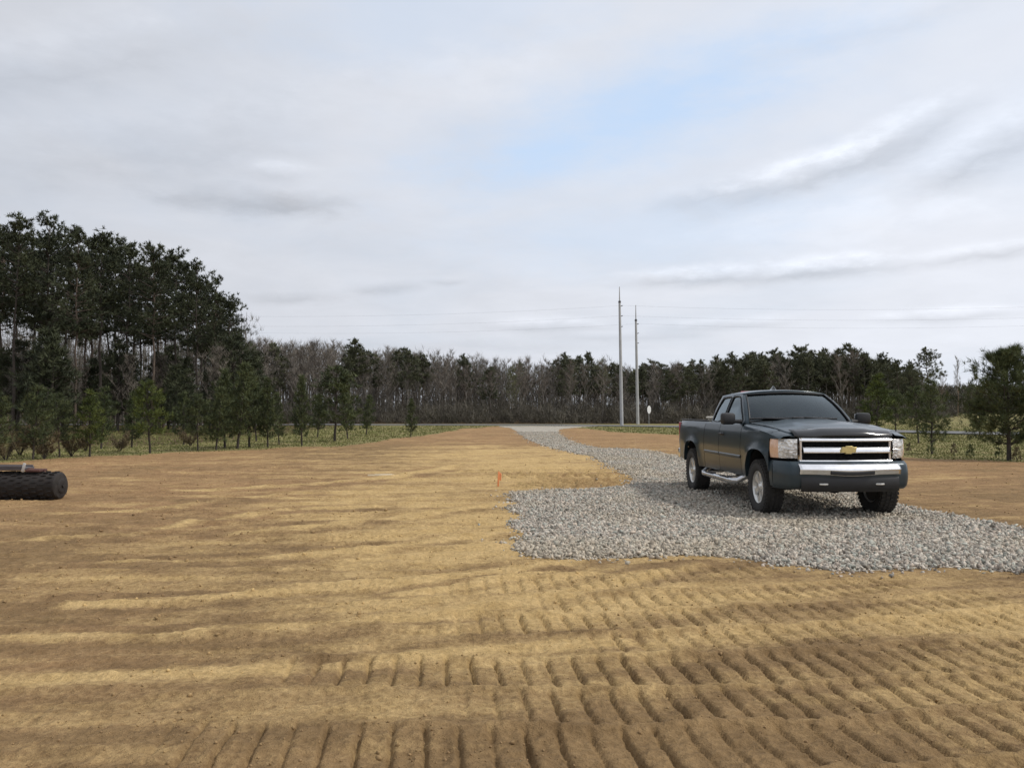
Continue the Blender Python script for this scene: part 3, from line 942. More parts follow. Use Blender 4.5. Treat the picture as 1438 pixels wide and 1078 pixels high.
# ---- prototypes
TALL = [tall_pine(17, 0.46, 2.5, 50, 0.15, seed=11), tall_pine(17, 0.56, 2.2, 42, 0.14, seed=12), tall_pine(17, 0.42, 2.7, 54, 0.16, seed=13), tall_pine(17, 0.60, 2.1, 40, 0.13, seed=14)]
FARP = [tall_pine(10, 0.46, 1.75, 34, 0.12, 12, seed=21, L=0.42, W=0.11, per=8), tall_pine(10, 0.56, 1.5, 28, 0.11, 12, seed=22, L=0.42, W=0.11, per=8), tall_pine(10, 0.36, 1.8, 38, 0.13, 12, seed=23, L=0.42, W=0.11, per=8)]
BARE = [bare_tree(10, seed=31), bare_tree(10, seed=32, spread=0.30), bare_tree(10, seed=33, spread=0.22, first=0.42), bare_tree(10, seed=34, spread=0.28, first=0.25), bare_tree(10, seed=35, spread=0.24, first=0.5)]
YOUNG = [young_pine(3, 0.85, 0.24, 10, seed=41, tuft_n=9, dens=.85, lean=.25), young_pine(3, 0.70, 0.20, 10, seed=42, tuft_n=9, dens=.8, lean=.3), young_pine(3, 1.0, 0.30, 9, seed=43, tuft_n=9, dens=1.0, pw=.45, lean=.2), young_pine(3, 0.62, 0.18, 11, seed=44, tuft_n=9, dens=.8, lean=.3)]

def place(px, dist):
    """Ground position in the photo column px at a given distance."""
    return ((px - 719.0) / FPX * dist, dist)
def ht(top_py, dist):
    return (576.0 - top_py) / FPX * dist + CAM_H

# ---- the tall stand on the left: photo column, distance, top row
stand = [(-30, 60, 300), (18, 58, 300), (68, 62, 306), (105, 57, 330), (140, 60, 312), (178, 64, 334), (214, 60, 338), (246, 66, 352), (276, 62, 366), (300, 66, 392), (322, 63, 414), (333, 70, 455),
         (0, 70, 318), (45, 72, 326), (90, 70, 322), (128, 72, 326), (160, 74, 338), (196, 72, 348), (230, 74, 352), (262, 72, 372), (288, 75, 384), (310, 76, 420),
         (-60, 66, 300), (-90, 60, 296), (-45, 76, 320), (22, 80, 330), (75, 82, 335), (118, 82, 338), (150, 84, 350), (186, 82, 356), (222, 84, 362), (252, 84, 378), (282, 86, 398), (330, 84, 452), (-12, 86, 330), (-120, 70, 300), (55, 90, 345), (205, 92, 372), (300, 92, 420), (-75, 84, 330)]
for k, (px, d, top) in enumerate(stand):
    if k >= 30 and k % 2: continue
    top += (0, 14, -2, 22, 6, 0, 18)[k % 7] if k > 11 else (0, 4, 0, 0, 6, 0, 0)[k % 7]
    x, y = place(px, d)
    h = ht(top, d) * 1.0
    edge = {8: 'tall dark pine near the right end of the left-hand stand', 10: 'tall dark pine with the sloping crown at the right end of the left-hand stand',
            11: 'lowest pine at the right edge of the left-hand stand', 6: 'tall dark pine with a flat rounded top in the middle of the left-hand stand'}.get(k)
    lab = edge or ('tall dark pine in the front of the stand at the left' if d < 69 else 'tall dark pine deeper inside the stand at the left')
    tree_thing('tall_pine', TALL[(k * 7 + k // 3) % 4], dark_bark if k % 3 else pine_bark, pine_needles, (x, y, 0), rng.uniform(0, 6.28), (h / 17 * rng.uniform(0.9, 1.1), h / 17 * rng.uniform(0.9, 1.1), h / 17), lab, 'tree', 'tall pines in the stand at the left')

# bare and half-leafed undergrowth trees inside the stand
for k in range(34):
    px = rng.uniform(-40, 352); d = rng.uniform(56, 84); x, y = place(px, d); h = rng.uniform(3.5, 7.5)
    tree_thing('understory_tree', BARE[k % 5], dark_bark, [twigs, twigs, red_twigs][k % 3], (x, y, 0), rng.uniform(0, 6.28), (h / 10 * 1.2, h / 10 * 1.2, h / 10),
               'thin bare understory tree between the trunks of the tall pine stand', 'tree', 'bare understory trees in the pine stand')
for k in range(24):
    px = rng.uniform(-40, 365); d = rng.uniform(52, 70); x, y = place(px, d); h = rng.uniform(3.4, 6.8)
    tree_thing('understory_pine', YOUNG[k % 4], dark_bark, pine_needles, (x, y, 0), rng.uniform(0, 6.28), (h / 3 * 1.15, h / 3 * 1.15, h / 3),
               'dark bushy pine growing at the foot of the tall pine stand', 'tree', 'bushy pines at the foot of the stand')

# ---- row of planted young pines in front of it: column, base row, top row
row = [(-6, 652, 548, 'dark young pine at the left frame edge behind the roller'), (46, 646, 545, 'dark young pine standing behind the grey roller frame'), (84, 642, 556, None), (126, 641, 550, 'young pine with a pale green top, left in the planted row'),
       (155, 638, 552, None), (211, 636, 538, 'bright green young pine, the most vivid of the planted row'), (232, 634, 548, None), (278, 633, 556, 'young pine with dry brown lower branches in the planted row'),
       (303, 632, 545, None), (316, 629, 520, None), (333, 630, 512, None), (350, 628, 530, None), (376, 628, 532, 'young pine with an olive tip beside a dark gap in the row'), (392, 624, 552, None),
       (424, 625, 528, 'slim young pine standing alone between two wider ones'), (470, 620, 518, 'broad dark young pine at the right end of the planted row'), (488, 616, 548, None),
       (514, 611, 556, 'small faint young pine right of the broad dark one'), (577, 613.5, 560, 'lone small young pine on the grass verge with a bare stem'),
       (185, 628, 550, None), (258, 624, 552, None), (290, 622, 545, None), (360, 620, 540, None), (408, 618, 552, None), (446, 614, 556, None), (100, 634, 550, None), (60, 632, 548, None), (20, 636, 550, None), (142, 630, 545, None), (240, 618, 540, None)]
for k, (px, base, top, lab) in enumerate(row):
    if (k > 19 and k % 2) or k in (4, 6): continue
    x, y = gp(px, base)
    h = ht(top, y)
    leaf = green_needles if k in (5, 3) else row_needles
    wide = {15: 1.25, 14: 0.8, 18: 0.85, 12: 0.85, 13: 0.8}.get(k, 1.0)
    tree_thing('young_pine', YOUNG[[2, 0, 2, 0, 1, 2, 0, 2, 1, 3, 1, 0, 3, 1, 3, 2, 1, 1, 3][k] if k < 19 else k % 4], dark_bark, leaf, (x, y, hz(x, y) - 0.02), rng.uniform(0, 6.28), (h / 3 * wide, h / 3 * wide, h / 3),
               lab or 'young dark green pine in the planted row along the grass on the left', 'tree', 'young planted pines on the left verge')

# ---- woodland beyond the road: a skyline traced as heights over the photo columns
sky_x = [340, 360, 400, 440, 480, 520, 560, 600, 640, 680, 720, 760, 800, 840, 870, 900, 940, 980, 1020, 1060, 1100, 1140, 1180, 1220, 1245, 1262, 1285, 1330]
sky_y = [478, 473, 474, 472, 478, 484, 486, 492, 494, 500, 504, 500, 500, 498, 506, 506, 508, 508, 502, 498, 494, 490, 486, 492, 500, 520, 508, 520]
k = 0
for i in range(215):
    px = 345 + (1285 - 345) * ((i * 0.6180339) % 1.0) + rng.uniform(-4, 4)
    d = rng.choice([99, 103, 107, 112, 118, 125]) + rng.uniform(-1.5, 1.5)
    top = np.interp(px, sky_x, sky_y) + rng.uniform(-3, 18)
    x, y = place(px, d); h = ht(top, d)
    pine_p = np.interp(px, [340, 560, 700, 780, 900, 960, 1040, 1285], [0.08, 0.10, 0.14, 0.26, 0.36, 0.58, 0.78, 0.88])
    where = ('left of the driveway mouth' if px < 690 else 'behind the driveway mouth' if px < 850 else 'behind the two grey poles' if px < 930 else 'behind the pickup truck')
    s = h / 10
    if rng.uniform() < pine_p:
        tree_thing('far_pine', FARP[i % 3], [pine_bark, grey_bark][i % 2], far_needles, (x, y, 0), rng.uniform(0, 6.28), (s * rng.uniform(0.9, 1.2), s * rng.uniform(0.9, 1.2), s),
                   'distant dark pine in the wood across the road, ' + where, 'tree', 'distant pines in the wood ' + where)
    else:
        gt = 700 < px < 860 and i % 3 == 0
        tree_thing('bare_tree', BARE[i % 5], grey_bark, green_twigs if gt else [twigs, red_twigs, twigs][i % 3], (x, y, 0), rng.uniform(0, 6.28), (s * rng.uniform(0.9, 1.3), s * rng.uniform(0.9, 1.3), s),
                   ('distant bare tree with green-tinged twigs across the road, ' if gt else 'distant leafless grey-brown tree across the road, ') + where, 'tree', ('budding trees in the wood ' if gt else 'leafless trees in the wood ') + where)

# deep wood behind (also closing the view through the left stand): merged trunks and twigs nobody could count
random.seed(5)
lb = Limbs(); cen = []; tn = []
for i in range(1350):
    px = rng.uniform(330, 1300) if i < 900 else rng.uniform(-160, 350); d = rng.uniform(112, 165) if i < 900 else rng.uniform(92, 125); x, y = place(px, d)
    top = np.interp(px, sky_x, sky_y) + rng.uniform(6, 30) if i < 900 else rng.choice([rng.uniform(430, 480), rng.uniform(470, 520)])
    h = ht(top, d)
    lb.add([Vector((x, y, -0.2)), Vector((x + rng.uniform(-.3, .3), y, h * 0.5)), Vector((x + rng.uniform(-.6, .6), y, h))], rng.uniform(0.06, 0.14), 0.02, 4)
    m_ = 26
    zz_ = h * (0.12 + 0.86 * rng.uniform(0, 1, m_))
    cen.append(np.stack([x + rng.normal(0, 0.9, m_), y + rng.normal(0, 0.9, m_), zz_], 1)); tn.append(np.full(m_, rng.uniform(0.0, 0.7)))
# brush along the wood's edge
for i in range(900):
    px = rng.uniform(335, 1345); d = rng.uniform(95.5, 112); x, y = place(px, d)
    m_ = 10
    cen.append(np.stack([x + rng.normal(0, 0.5, m_), y + rng.normal(0, 0.5, m_), rng.uniform(0.0, rng.uniform(0.6, 2.6), m_)], 1)); tn.append(np.full(m_, rng.uniform(0.0, 0.9)))
cen = np.concatenate(cen); tn = np.concatenate(tn)
V, T = tufts(cen, np.tile(np.array([[0, 0, 1.0]]), (len(cen), 1)), 0.95, 0.05, 9, 0.5, tn)
me1 = lb.mesh('deep_wood')
nv = len(me1.vertices)
vv = np.empty(nv * 3, np.float32); me1.vertices.foreach_get('co', vv)
o = link('deep_woodland', tri_mesh('deep_woodland', V, T), needle_mat('wood_twigs', (0.065, 0.058, 0.044), (0.165, 0.148, 0.118)))  # wood colour raised to imitate haze
tag(o, kind='stuff')
o = link('deep_woodland_trunks', me1, grey_bark); tag(o, kind='stuff')

# low far treeline showing through the gap at the right
cen = []; tn = []
for i in range(1000):
    px = rng.uniform(1225, 1560) if i < 420 else rng.uniform(1500, 3200); d = rng.uniform(150, 185); x, y = place(px, d)
    h = ht(rng.uniform(541, 552), d); m_ = 16
    cen.append(np.stack([x + rng.normal(0, 1.3, m_), y + rng.normal(0, 1.3, m_), h * rng.uniform(0.02, 1, m_) ** 0.8], 1)); tn.append(np.full(m_, rng.uniform(0, 1)))
cen = np.concatenate(cen); tn = np.concatenate(tn)
V, T = tufts(cen, np.tile(np.array([[0, 0, 1.0]]), (len(cen), 1)), 1.0, 0.16, 9, 0.7, tn)
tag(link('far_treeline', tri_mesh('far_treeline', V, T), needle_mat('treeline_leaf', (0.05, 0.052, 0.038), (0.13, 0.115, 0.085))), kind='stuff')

# ---- right-hand trees
def solo(name, meshes, bark, leaf, px, base, h, rz, lab, cat='tree', sx=1.0, h0=3.0, group=None, dist=None):
    x, y = gp(px, base) if dist is None else place(px, dist)
    s = h / h0
    return tree_thing(name, meshes, bark, leaf, (x, y, hz(x, y) - 0.02), rz, (s * sx, s * sx, s), lab, cat, group)
BIG = young_pine(3.35, 1.36, 0.17, 14, L=0.21, W=0.018, seed=61, candles=20, rt=0.075, tuft_n=14, dens=2.1, lean=0.04, pw=0.40)
solo('young_pine', BIG, dark_bark, young_needles, 1417, 646.5, 3.35, 0.6, 'large full young pine with upright shoots at the right frame edge', h0=3.35, group='young pines on the right verge')
THIN = young_pine(3.0, 0.80, 0.20, 10, L=0.19, W=0.020, seed=62, candles=2, rt=0.045, tuft_n=11, dens=0.85, lean=0.2)
solo('young_pine', THIN, dark_bark, young_needles, 1309, 638, ht(533, gp(1309, 638)[1]), 1.9, 'sparse leaning young pine on the grass right of the truck', group='young pines on the right verge')
solo('young_pine', YOUNG[2], dark_bark, young_needles, 1290, 622, ht(545, gp(1290, 622)[1]), 0.4, 'small young pine half behind the sparse leaning one', group='young pines on the right verge')
solo('young_pine', YOUNG[0], dark_bark, green_needles, 1231, 618, ht(528, gp(1231, 618)[1]), 2.4, 'bright green young pine standing just behind the truck hood', sx=1.15, group='young pines on the right verge')
solo('young_pine', YOUNG[2], dark_bark, young_needles, 1258, 614, ht(550, gp(1258, 614)[1]), 1.4, 'dark young pine between the truck and the sparse leaning pine', group='young pines on the right verge')
solo('young_pine', YOUNG[3], dark_bark, young_needles, 1376, 612, ht(556, gp(1376, 612)[1]), 0.9, 'low dark young pine partly behind the large one at the right edge', sx=1.1, group='young pines on the right verge')
FLAT = tall_pine(10, 0.52, 2.3, 34, 0.15, 13, seed=71, L=0.34, W=0.08, per=10)
solo('far_pine', FLAT, pine_bark, far_needles, 1303, 0, ht(496, 92), 0.8, 'solitary umbrella-crowned pine against the sky right of the truck', h0=10, dist=92, sx=1.05)
solo('far_pine', FARP[1], pine_bark, far_needles, 1262, 0, ht(512, 95), 2.2, 'smaller loose-crowned pine just left of the umbrella-crowned one', h0=10, dist=95)
solo('far_pine', FARP[2], pine_bark, far_needles, 1281, 0, ht(516, 99), 2.9, 'narrow pine tucked behind the umbrella-crowned one', h0=10, dist=99, sx=0.8)
solo('bare_tree', BARE[2], tan_bark, twigs, 1345, 0, ht(508, 96), 0.2, 'slender pale-stemmed bare tree in the open gap of sky at the right', h0=10, dist=96, sx=0.55)
solo('bare_tree', BARE[0], tan_bark, red_twigs, 1322, 0, ht(530, 100), 1.2, 'low bare tree beneath the gap of sky at the right', h0=10, dist=100, sx=0.9)

def sapling(seed, h):
    random.seed(seed)
    lb = Limbs(); lb.add(wavy(Vector((0, 0, -0.03)), Vector((random.uniform(-.05, .05), 0, h)), 4, 0.02), 0.011, 0.004, 5)
    cen, dr = [], []
    for j in range(26):
        f = random.uniform(0.15, 1.0); a = random.uniform(0, 2 * PI); r = 0.16 * (1.1 - f) + 0.03
        cen.append((math.cos(a) * r * 0.6, math.sin(a) * r * 0.6, h * f)); dr.append(Vector((math.cos(a), math.sin(a), 0.9)).normalized()[:])
    V, T = tufts(np.array(cen), np.array(dr), 0.12, 0.022, 9, 0.5, rng.uniform(0.1, 0.9, 26))
    return lb.mesh('stem'), tri_mesh('foliage', V, T)
SAP = [sapling(81, 0.5), sapling(82, 0.42), sapling(83, 0.6)]
def plant(px, base, h, v, mat_, lab, group='small seedlings in the grass on the right'):
    x, y = gp(px, base); r = empty('pine_seedling', (x, y, hz(x, y)), rng.uniform(0, 6)); s = h / (0.5, 0.42, 0.6)[v]
    r.scale = (s, s, s); tag(r, lab, 'seedling', group)
    for nm, me_, mm in (('stem', SAP[v][0], dark_bark), ('foliage', SAP[v][1], mat_)):
        o_ = bpy.data.objects.new(nm, me_); COL.objects.link(o_); o_.parent = r
        if len(me_.materials) == 0: me_.materials.append(mm)
        o_.material_slots[0].link = 'OBJECT'; o_.material_slots[0].material = mm
plant(1340, 641, 0.42, 0, dry_leaves, 'brownish seedling left of the pair in the grass on the right')
plant(1363, 642, 0.40, 1, young_needles, 'second seedling of the pair in the grass on the right')
plant(1403, 645, 0.50, 2, young_needles, 'seedling at the foot of the large right-hand pine')
plant(1307, 640, 0.55, 2, young_needles, 'seedling at the foot of the sparse leaning pine')
plant(1276, 637, 0.35, 0, dry_leaves, 'dry seedling nearest the truck in the grass')
plant(1428, 647, 0.40, 1, dry_leaves, 'dry seedling right of the large pine trunk at the frame edge')

# ---- dry brown brush under the left row
def brush(seed):
    random.seed(seed); cen = []; lb = Limbs()
    for j in range(14):
        a = random.uniform(0, 2 * PI); e = Vector((math.cos(a) * random.uniform(.1, .6), math.sin(a) * random.uniform(.1, .6), random.uniform(.35, .95)))
        lb.add([Vector((0, 0, -.03)), e * 0.5 + Vector((0, 0, .1)), e], 0.010, 0.004, 4)
        for q in range(9): cen.append((e * random.uniform(.35, 1.05))[:])
    V, T = tufts(np.array(cen), np.tile([[0, 0, 1.0]], (len(cen), 1)), 0.20, 0.022, 9, 0.8, rng.uniform(0, 1, len(cen)))
    return lb.mesh('stems'), tri_mesh('foliage', V, T)
BR = [brush(91), brush(92)]
for k, (px, base, s) in enumerate([(28, 640, 1.3), (62, 645, 1.0), (100, 641, 0.9), (8, 647, 1.1), (168, 634, 0.8), (268, 626, 0.9), (120, 634, 1.0)]):
    x, y = gp(px, base); r = empty('dry_shrub', (x, y, hz(x, y)), rng.uniform(0, 6)); r.scale = (s, s, s)
    tag(r, ['wide reddish-brown dry shrub below the leftmost young pines', 'dry brown shrub between two young pines behind the roller', 'low dry shrub at the grass edge right of the roller', 'dry brown shrub at the left frame edge',
            'small dry shrub left of the bright green pine', 'dry shrub beneath the pine with brown lower branches', 'dry shrub behind the pale-topped young pine'][k], 'shrub', 'dry shrubs under the planted pines')
    for nm, me_, mm in (('stems', BR[k % 2][0], dark_bark), ('foliage', BR[k % 2][1], dry_leaves)):
        o_ = bpy.data.objects.new(nm, me_); COL.objects.link(o_); o_.parent = r
        if len(me_.materials) == 0: me_.materials.append(mm)
# ================================================================== pickup truck (x forward, y towards the driver's side, z up)
def lerp(a, b, f): return a + (b - a) * f
def interp(x, tab):
    if x <= tab[0][0]: return tab[0][1]
    for (a, va), (b, vb) in zip(tab[:-1], tab[1:]):
        if x <= b: return lerp(va, vb, (x - a) / (b - a))
    return tab[-1][1]

m, t, b = new_mat('truck_paint')
nz = t.noise(t.obj(), 3.0, 6, 0.65)
dzs = t.new('ShaderNodeSeparateXYZ'); t.l.new(t.obj(), dzs.inputs[0])
dust = t.math('MULTIPLY', t.ramp(dzs.outputs[2], 0.85, 0.45), t.ramp(nz, 0.3, 0.7, 0.05, 0.35))
t.put(b.inputs['Base Color'], t.mix(dust, (0.026, 0.044, 0.056), (0.070, 0.060, 0.045)))
t.put(b.inputs['Metallic'], t.math('SUBTRACT', 0.30, t.math('MULTIPLY', dust, 0.3), clamp=True))
t.put(b.inputs['Roughness'], t.math('ADD', 0.33, t.math('MULTIPLY', dust, 0.3)))
b.inputs['Coat Weight'].default_value = 0.3; b.inputs['Coat Roughness'].default_value = 0.10; b.inputs['Specular IOR Level'].default_value = 0.35
paint = m
chrome = simple('chrome', (0.86, 0.86, 0.86), 0.22, 1.0, var=0.05)
alloy = simple('alloy', (0.70, 0.69, 0.66), 0.35, 0.7, var=0.12, scale=12)
black = simple('black_plastic', (0.016, 0.016, 0.017), 0.5, var=0.2, scale=12)
gloss_black = simple('gloss_black', (0.010, 0.010, 0.011), 0.18, var=0.1, coat=0.5)
under = simple('underbody', (0.008, 0.008, 0.008), 0.85, var=0.3)
rubber = simple('tyre_rubber', (0.030, 0.028, 0.026), 0.85, var=0.3, scale=10, bump=0.004)
amber = simple('amber_lens', (0.74, 0.46, 0.30), 0.18, var=0.1, scale=40, coat=1.0)
red_l = simple('red_lens', (0.35, 0.015, 0.012), 0.12, var=0.1, coat=1.0)
gold = simple('gold_emblem', (0.62, 0.50, 0.22), 0.38, 0.7, var=0.12, scale=60)
seatm = simple('seat_fabric', (0.05, 0.05, 0.052), 0.9)
dashm = simple('dashboard', (0.030, 0.030, 0.032), 0.8)
m, t, b = new_mat('headlamp_lens')
vo = t.new('ShaderNodeTexVoronoi'); t.put(vo.inputs['Vector'], t.obj()); vo.inputs['Scale'].default_value = 26
vs_ = t.new('ShaderNodeSeparateColor'); t.l.new(vo.outputs['Color'], vs_.inputs[0])
t.put(b.inputs['Base Color'], t.mix(vs_.outputs[0], (0.46, 0.44, 0.41), (0.90, 0.88, 0.84)))
b.inputs['Metallic'].default_value = 0.35; b.inputs['Roughness'].default_value = 0.22
b.inputs['Coat Weight'].default_value = 1.0; b.inputs['Coat Roughness'].default_value = 0.03
t.put(b.inputs['Normal'], t.bump(vo.outputs['Distance'], 0.7, 0.02))
lens = m
def glass_mat(name, tint, refl):
    m, t, b = new_mat(name)
    t.n.remove(b)
    tr = t.new('ShaderNodeBsdfTransparent'); tr.inputs[0].default_value = (*tint, 1)
    gl = t.new('ShaderNodeBsdfGlossy'); gl.inputs['Roughness'].default_value = 0.03; gl.inputs[0].default_value = (0.84, 0.95, 1.0, 1)
    fr = t.new('ShaderNodeFresnel'); fr.inputs[0].default_value = 1.5
    mx = t.new('ShaderNodeMixShader')
    t.put(mx.inputs[0], t.math('MULTIPLY', t.math('ADD', fr.outputs[0], 0.02), refl, clamp=True))
    t.l.new(tr.outputs[0], mx.inputs[1]); t.l.new(gl.outputs[0], mx.inputs[2])
    t.l.new(mx.outputs[0], t.n['Material Output'].inputs[0])
    return m
wind_glass = glass_mat('windscreen_glass', (0.30, 0.38, 0.40), 1.1)
side_glass = glass_mat('side_glass', (0.22, 0.25, 0.25), 1.2)

truck = empty('pickup_truck', (4.57, 14.47, hz(4.57, 14.47) + 0.022), math.atan2(-1.0, 0.055))
tag(truck, 'dark blue-grey extended-cab pickup truck parked on the gravel, chrome grille facing the camera', 'truck')

XF, XR = 1.822, -1.822            # axles
WR = 0.405                        # tyre radius
def arch(x):
    """Bottom edge of the side panels with squared wheel openings."""
    z = interp(x, [(-3.0, 0.60), (-2.35, 0.55), (-1.3, 0.50), (1.2, 0.50), (2.35, 0.60), (2.8, 0.62)])
    for xa in (XF, XR):
        u = abs(x - xa) / 0.50
        if u < 1: z = max(z, 0.42 + 0.54 * (1 - u ** 2.9) ** (1 / 2.9))
    return z
TOP = [(-3.02, 1.345), (-1.0, 1.345), (-0.98, 1.335), (0.9, 1.325), (1.15, 1.332), (1.7, 1.306), (2.2, 1.262), (2.52, 1.203), (2.7, 1.15)]
def halfw(x, z):
    """Half width of the body side."""
    w_ = interp(z, [(0.48, 0.945), (0.60, 0.972), (0.80, 0.985), (0.93, 0.998), (0.97, 0.992), (1.12, 0.985), (1.24, 0.968), (1.31, 0.940), (1.35, 0.915)])
    for xa in (XF, XR):
        d = math.hypot((x - xa) / 0.68, (z - 0.45) / 0.62)
        w_ += 0.034 * math.exp(-max(0, d - 0.75) ** 2 / 0.045) * (1 if z < 1.15 else max(0, 1 - (z - 1.15) / 0.12))
    w_ -= 0.085 * max(0, (x - 2.05) / 0.62) ** 2.2       # nose tapers in plan
    w_ -= 0.045 * max(0, (-2.3 - x) / 0.6) ** 2
    return w_

def side_panel(x0, x1, s, inward=0.10, zmin=None):
    mb = MB()
    n = max(6, int((x1 - x0) / 0.022))
    rows = 14
    def fn(u, v):
        x = lerp(x0, x1, u)
        zt = interp(x, TOP); zb = zmin or arch(x)
        if v <= 0.86:
            f = v / 0.86
            z = lerp(zb, zt - 0.045, f)
            y = halfw(x, z)
        else:
            a = (v - 0.86) / 0.14 * PI / 2
            ye = halfw(x, zt - 0.045)
            z = zt - 0.045 + 0.045 * math.sin(a); y = ye - inward * (1 - math.cos(a))
        return (x, s * y, z)
    mb.grid(fn, n, rows, True)
    # returned lip round the bottom edge
    def lip(u, v):
        x = lerp(x0, x1, u); z = zmin or arch(x)
        return (x, s * (halfw(x, z) - 0.07 * v), z + 0.002 * v)
    mb.grid(lip, n, 1, True)
    return mb

BODY = {}
for s in (1, -1):
    bs = side_panel(-2.93, -0.990, s, 0.07).build('bed_side', paint, truck)
    ff = side_panel(1.075, 2.305, s, 0.14)
    p2 = side_panel(2.305, 2.585, s, 0.17, 1.137); ff.add(p2.v, p2.f, True)
    ff.build('front_fender', paint, truck)
    rd = side_panel(-0.972, -0.078, s, 0.02).build('rear_door', paint, truck)
    fd = side_panel(-0.064, 1.060, s, 0.02).build('front_door', paint, truck)
    BODY[s] = (rd, fd, bs)
    for o_, xh in ((fd, 0.10), (rd, -0.25)):
        mb = MB(); z = 1.14; y = halfw(xh, z)
        if o_ is fd:
            mb.tube([(xh - .10, s * (y - .005), z), (xh - .08, s * (y + .03), z + .004), (xh + .08, s * (y + .03), z + .004), (xh + .10, s * (y - .005), z)], 0.014, 8)
            mb.box((xh, s * (y + .002), z), (.20, .012, .05), bev=.005)
            mb.build('door_handle', black, o_)
    mb = MB()                                                    # rubbing strip along the doors
    for (a, c_) in ((-0.95, -0.09), (-0.05, 1.05)):
        mb.grid(lambda u, v: (lerp(a, c_, u), s * (halfw(lerp(a, c_, u), 0.80) + 0.016 * math.sin(PI * min(1, max(0, v)))), 0.775 + 0.055 * v), 12, 4)
    mb.build('rubbing_strip', paint, truck)
    # tail lamp, fuel flap, mud flap
    mb = MB(); mb.box((-2.925, s * 0.895, 1.10), (.06, .10, .40), bev=.015); mb.build('tail_light', red_l, truck)

# ---- cab: windscreen, pillars, roof
ROOF_T = 0.075
def wind(u, v):
    """Windscreen surface: u -1..1 across, v 0 bottom .. 1 top."""
    xb = 1.26 - 0.22 * u * u; xt = 0.50 - 0.13 * u * u
    yb = 0.885 * u; yt = 0.705 * u
    zb = 1.350 - 0.02 * u * u; zt = 1.815 + 0.035 * (1 - u * u)
    f = v; bulge = 0.035 * math.sin(PI * v)
    return (lerp(xb, xt, f) + bulge * 0.6, lerp(yb, yt, f), lerp(zb, zt, f) + bulge)
def roof(u, w_):
    """u -1..1 across, w_ 0 front .. 1 rear."""
    f = wind(u, 1.0)
    xr = -0.82 + 0.05 * u * u; yr = 0.685 * u; zr = 1.80 + 0.035 * (1 - u * u)
    x = lerp(f[0], xr, w_); y = lerp(f[1], yr, w_); z = lerp(f[2], zr, w_)
    k = math.sin(PI * (0.06 + 0.88 * w_)) ** 0.55
    z += 0.050 * k * (1 - abs(u) ** 4 * 0.75)
    y *= 1 + 0.012 * math.sin(PI * w_)
    return (x, y, z)
def rearg(u, v):
    t_ = roof(u, 1.0); bx_ = -0.965 + 0.03 * u * u
    return (lerp(bx_, t_[0], v), lerp(0.86 * u, t_[1], v), lerp(1.325, t_[2], v))
cab = MB()
cab.grid(lambda u, v: roof(2 * u - 1, v), 28, 20)
def ring(fn, ulim, vlo, vhi, nu=24, nv=10, inset=0.0):
    us = [-1 + 2 * i / nu for i in range(nu + 1)]
    g_ = MB()
    for (ua, ub, va, vb) in ((-1, -ulim, 0, 1), (ulim, 1, 0, 1), (-ulim, ulim, 0, vlo), (-ulim, ulim, vhi, 1)):
        g_.grid(lambda p, q: fn(lerp(ua, ub, p), lerp(va, vb, q)), max(2, int(abs(ub - ua) * 14)), max(2, int((vb - va) * 10)))
    return g_
for fn, ul, lo, hi in ((wind, 0.935, 0.03, 0.955), (rearg, 0.80, 0.12, 0.85)):
    r_ = ring(fn, ul, lo, hi); cab.add(r_.v, r_.f, True)
# side frames: the outline follows screen edge, roof edge and rear post
def side_y(p):  # side plane of the greenhouse, bowed a little
    x, z = p
    f = (z - 1.315) / 0.50
    yb = interp(x, [(-0.97, 0.86), (-0.6, 0.905), (0.5, 0.912), (1.04, 0.885)]); yt = interp(x, [(-0.8, 0.685), (-0.2, 0.706), (0.37, 0.705)])
    return lerp(yb, yt, f) + 0.012 * math.sin(PI * max(0, min(1, f)))
def smooth_poly(pts, it=2):
    for _ in range(it):
        out = []
        for i, p in enumerate(pts):
            q = pts[(i + 1) % len(pts)]
            out += [(p[0] * .75 + q[0] * .25, p[1] * .75 + q[1] * .25), (p[0] * .25 + q[0] * .75, p[1] * .25 + q[1] * .75)]
        pts = out
    return pts
outline = []
for k in range(9): p = wind(1, k / 8); outline.append((p[0], p[2]))
for k in range(1, 11): p = roof(1, k / 10); outline.append((p[0], p[2]))
for k in range(7, -1, -1): p = rearg(1, k / 8); outline.append((p[0], p[2]))
outline += [(-0.5, 1.315), (0.0, 1.315), (0.5, 1.315)]
w_front = smooth_poly([(0.87, 1.345), (0.84, 1.40), (0.39, 1.745), (0.24, 1.775), (-0.02, 1.775), (-0.035, 1.74), (-0.035, 1.345)])
w_rear = smooth_poly([(-0.115, 1.345), (-0.115, 1.74), (-0.135, 1.772), (-0.56, 1.758), (-0.63, 1.735), (-0.80, 1.39), (-0.79, 1.345)])
def fill(loops, yfun, s, inset=0.0, sub=True):
    bm = bmesh.new(); edges = []
    for lp in loops:
        vs = [bm.verts.new((p[0], 0, p[1])) for p in lp]
        edges += [bm.edges.new((vs[i], vs[(i + 1) % len(vs)])) for i in range(len(vs))]
    bmesh.ops.triangle_fill(bm, use_beauty=True, use_dissolve=False, edges=edges)
    for _ in range(1 if sub else 0):
        bmesh.ops.subdivide_edges(bm, edges=[e for e in bm.edges if e.calc_length() > 0.18], cuts=1)
        bmesh.ops.triangulate(bm, faces=bm.faces)
    for v in bm.verts: v.co.y = s * (yfun((v.co.x, v.co.z)) - inset)
    bm.verts.index_update()
    r_ = ([v.co[:] for v in bm.verts], [[v.index for v in f.verts] for f in bm.faces]); bm.free(); return r_
for s in (1, -1):
    v_, f_ = fill([outline, w_front, w_rear], side_y, s); cab.add(v_, f_, True)
cab_o = cab.build('cab', paint, truck, solid=0.03, sharp=50)
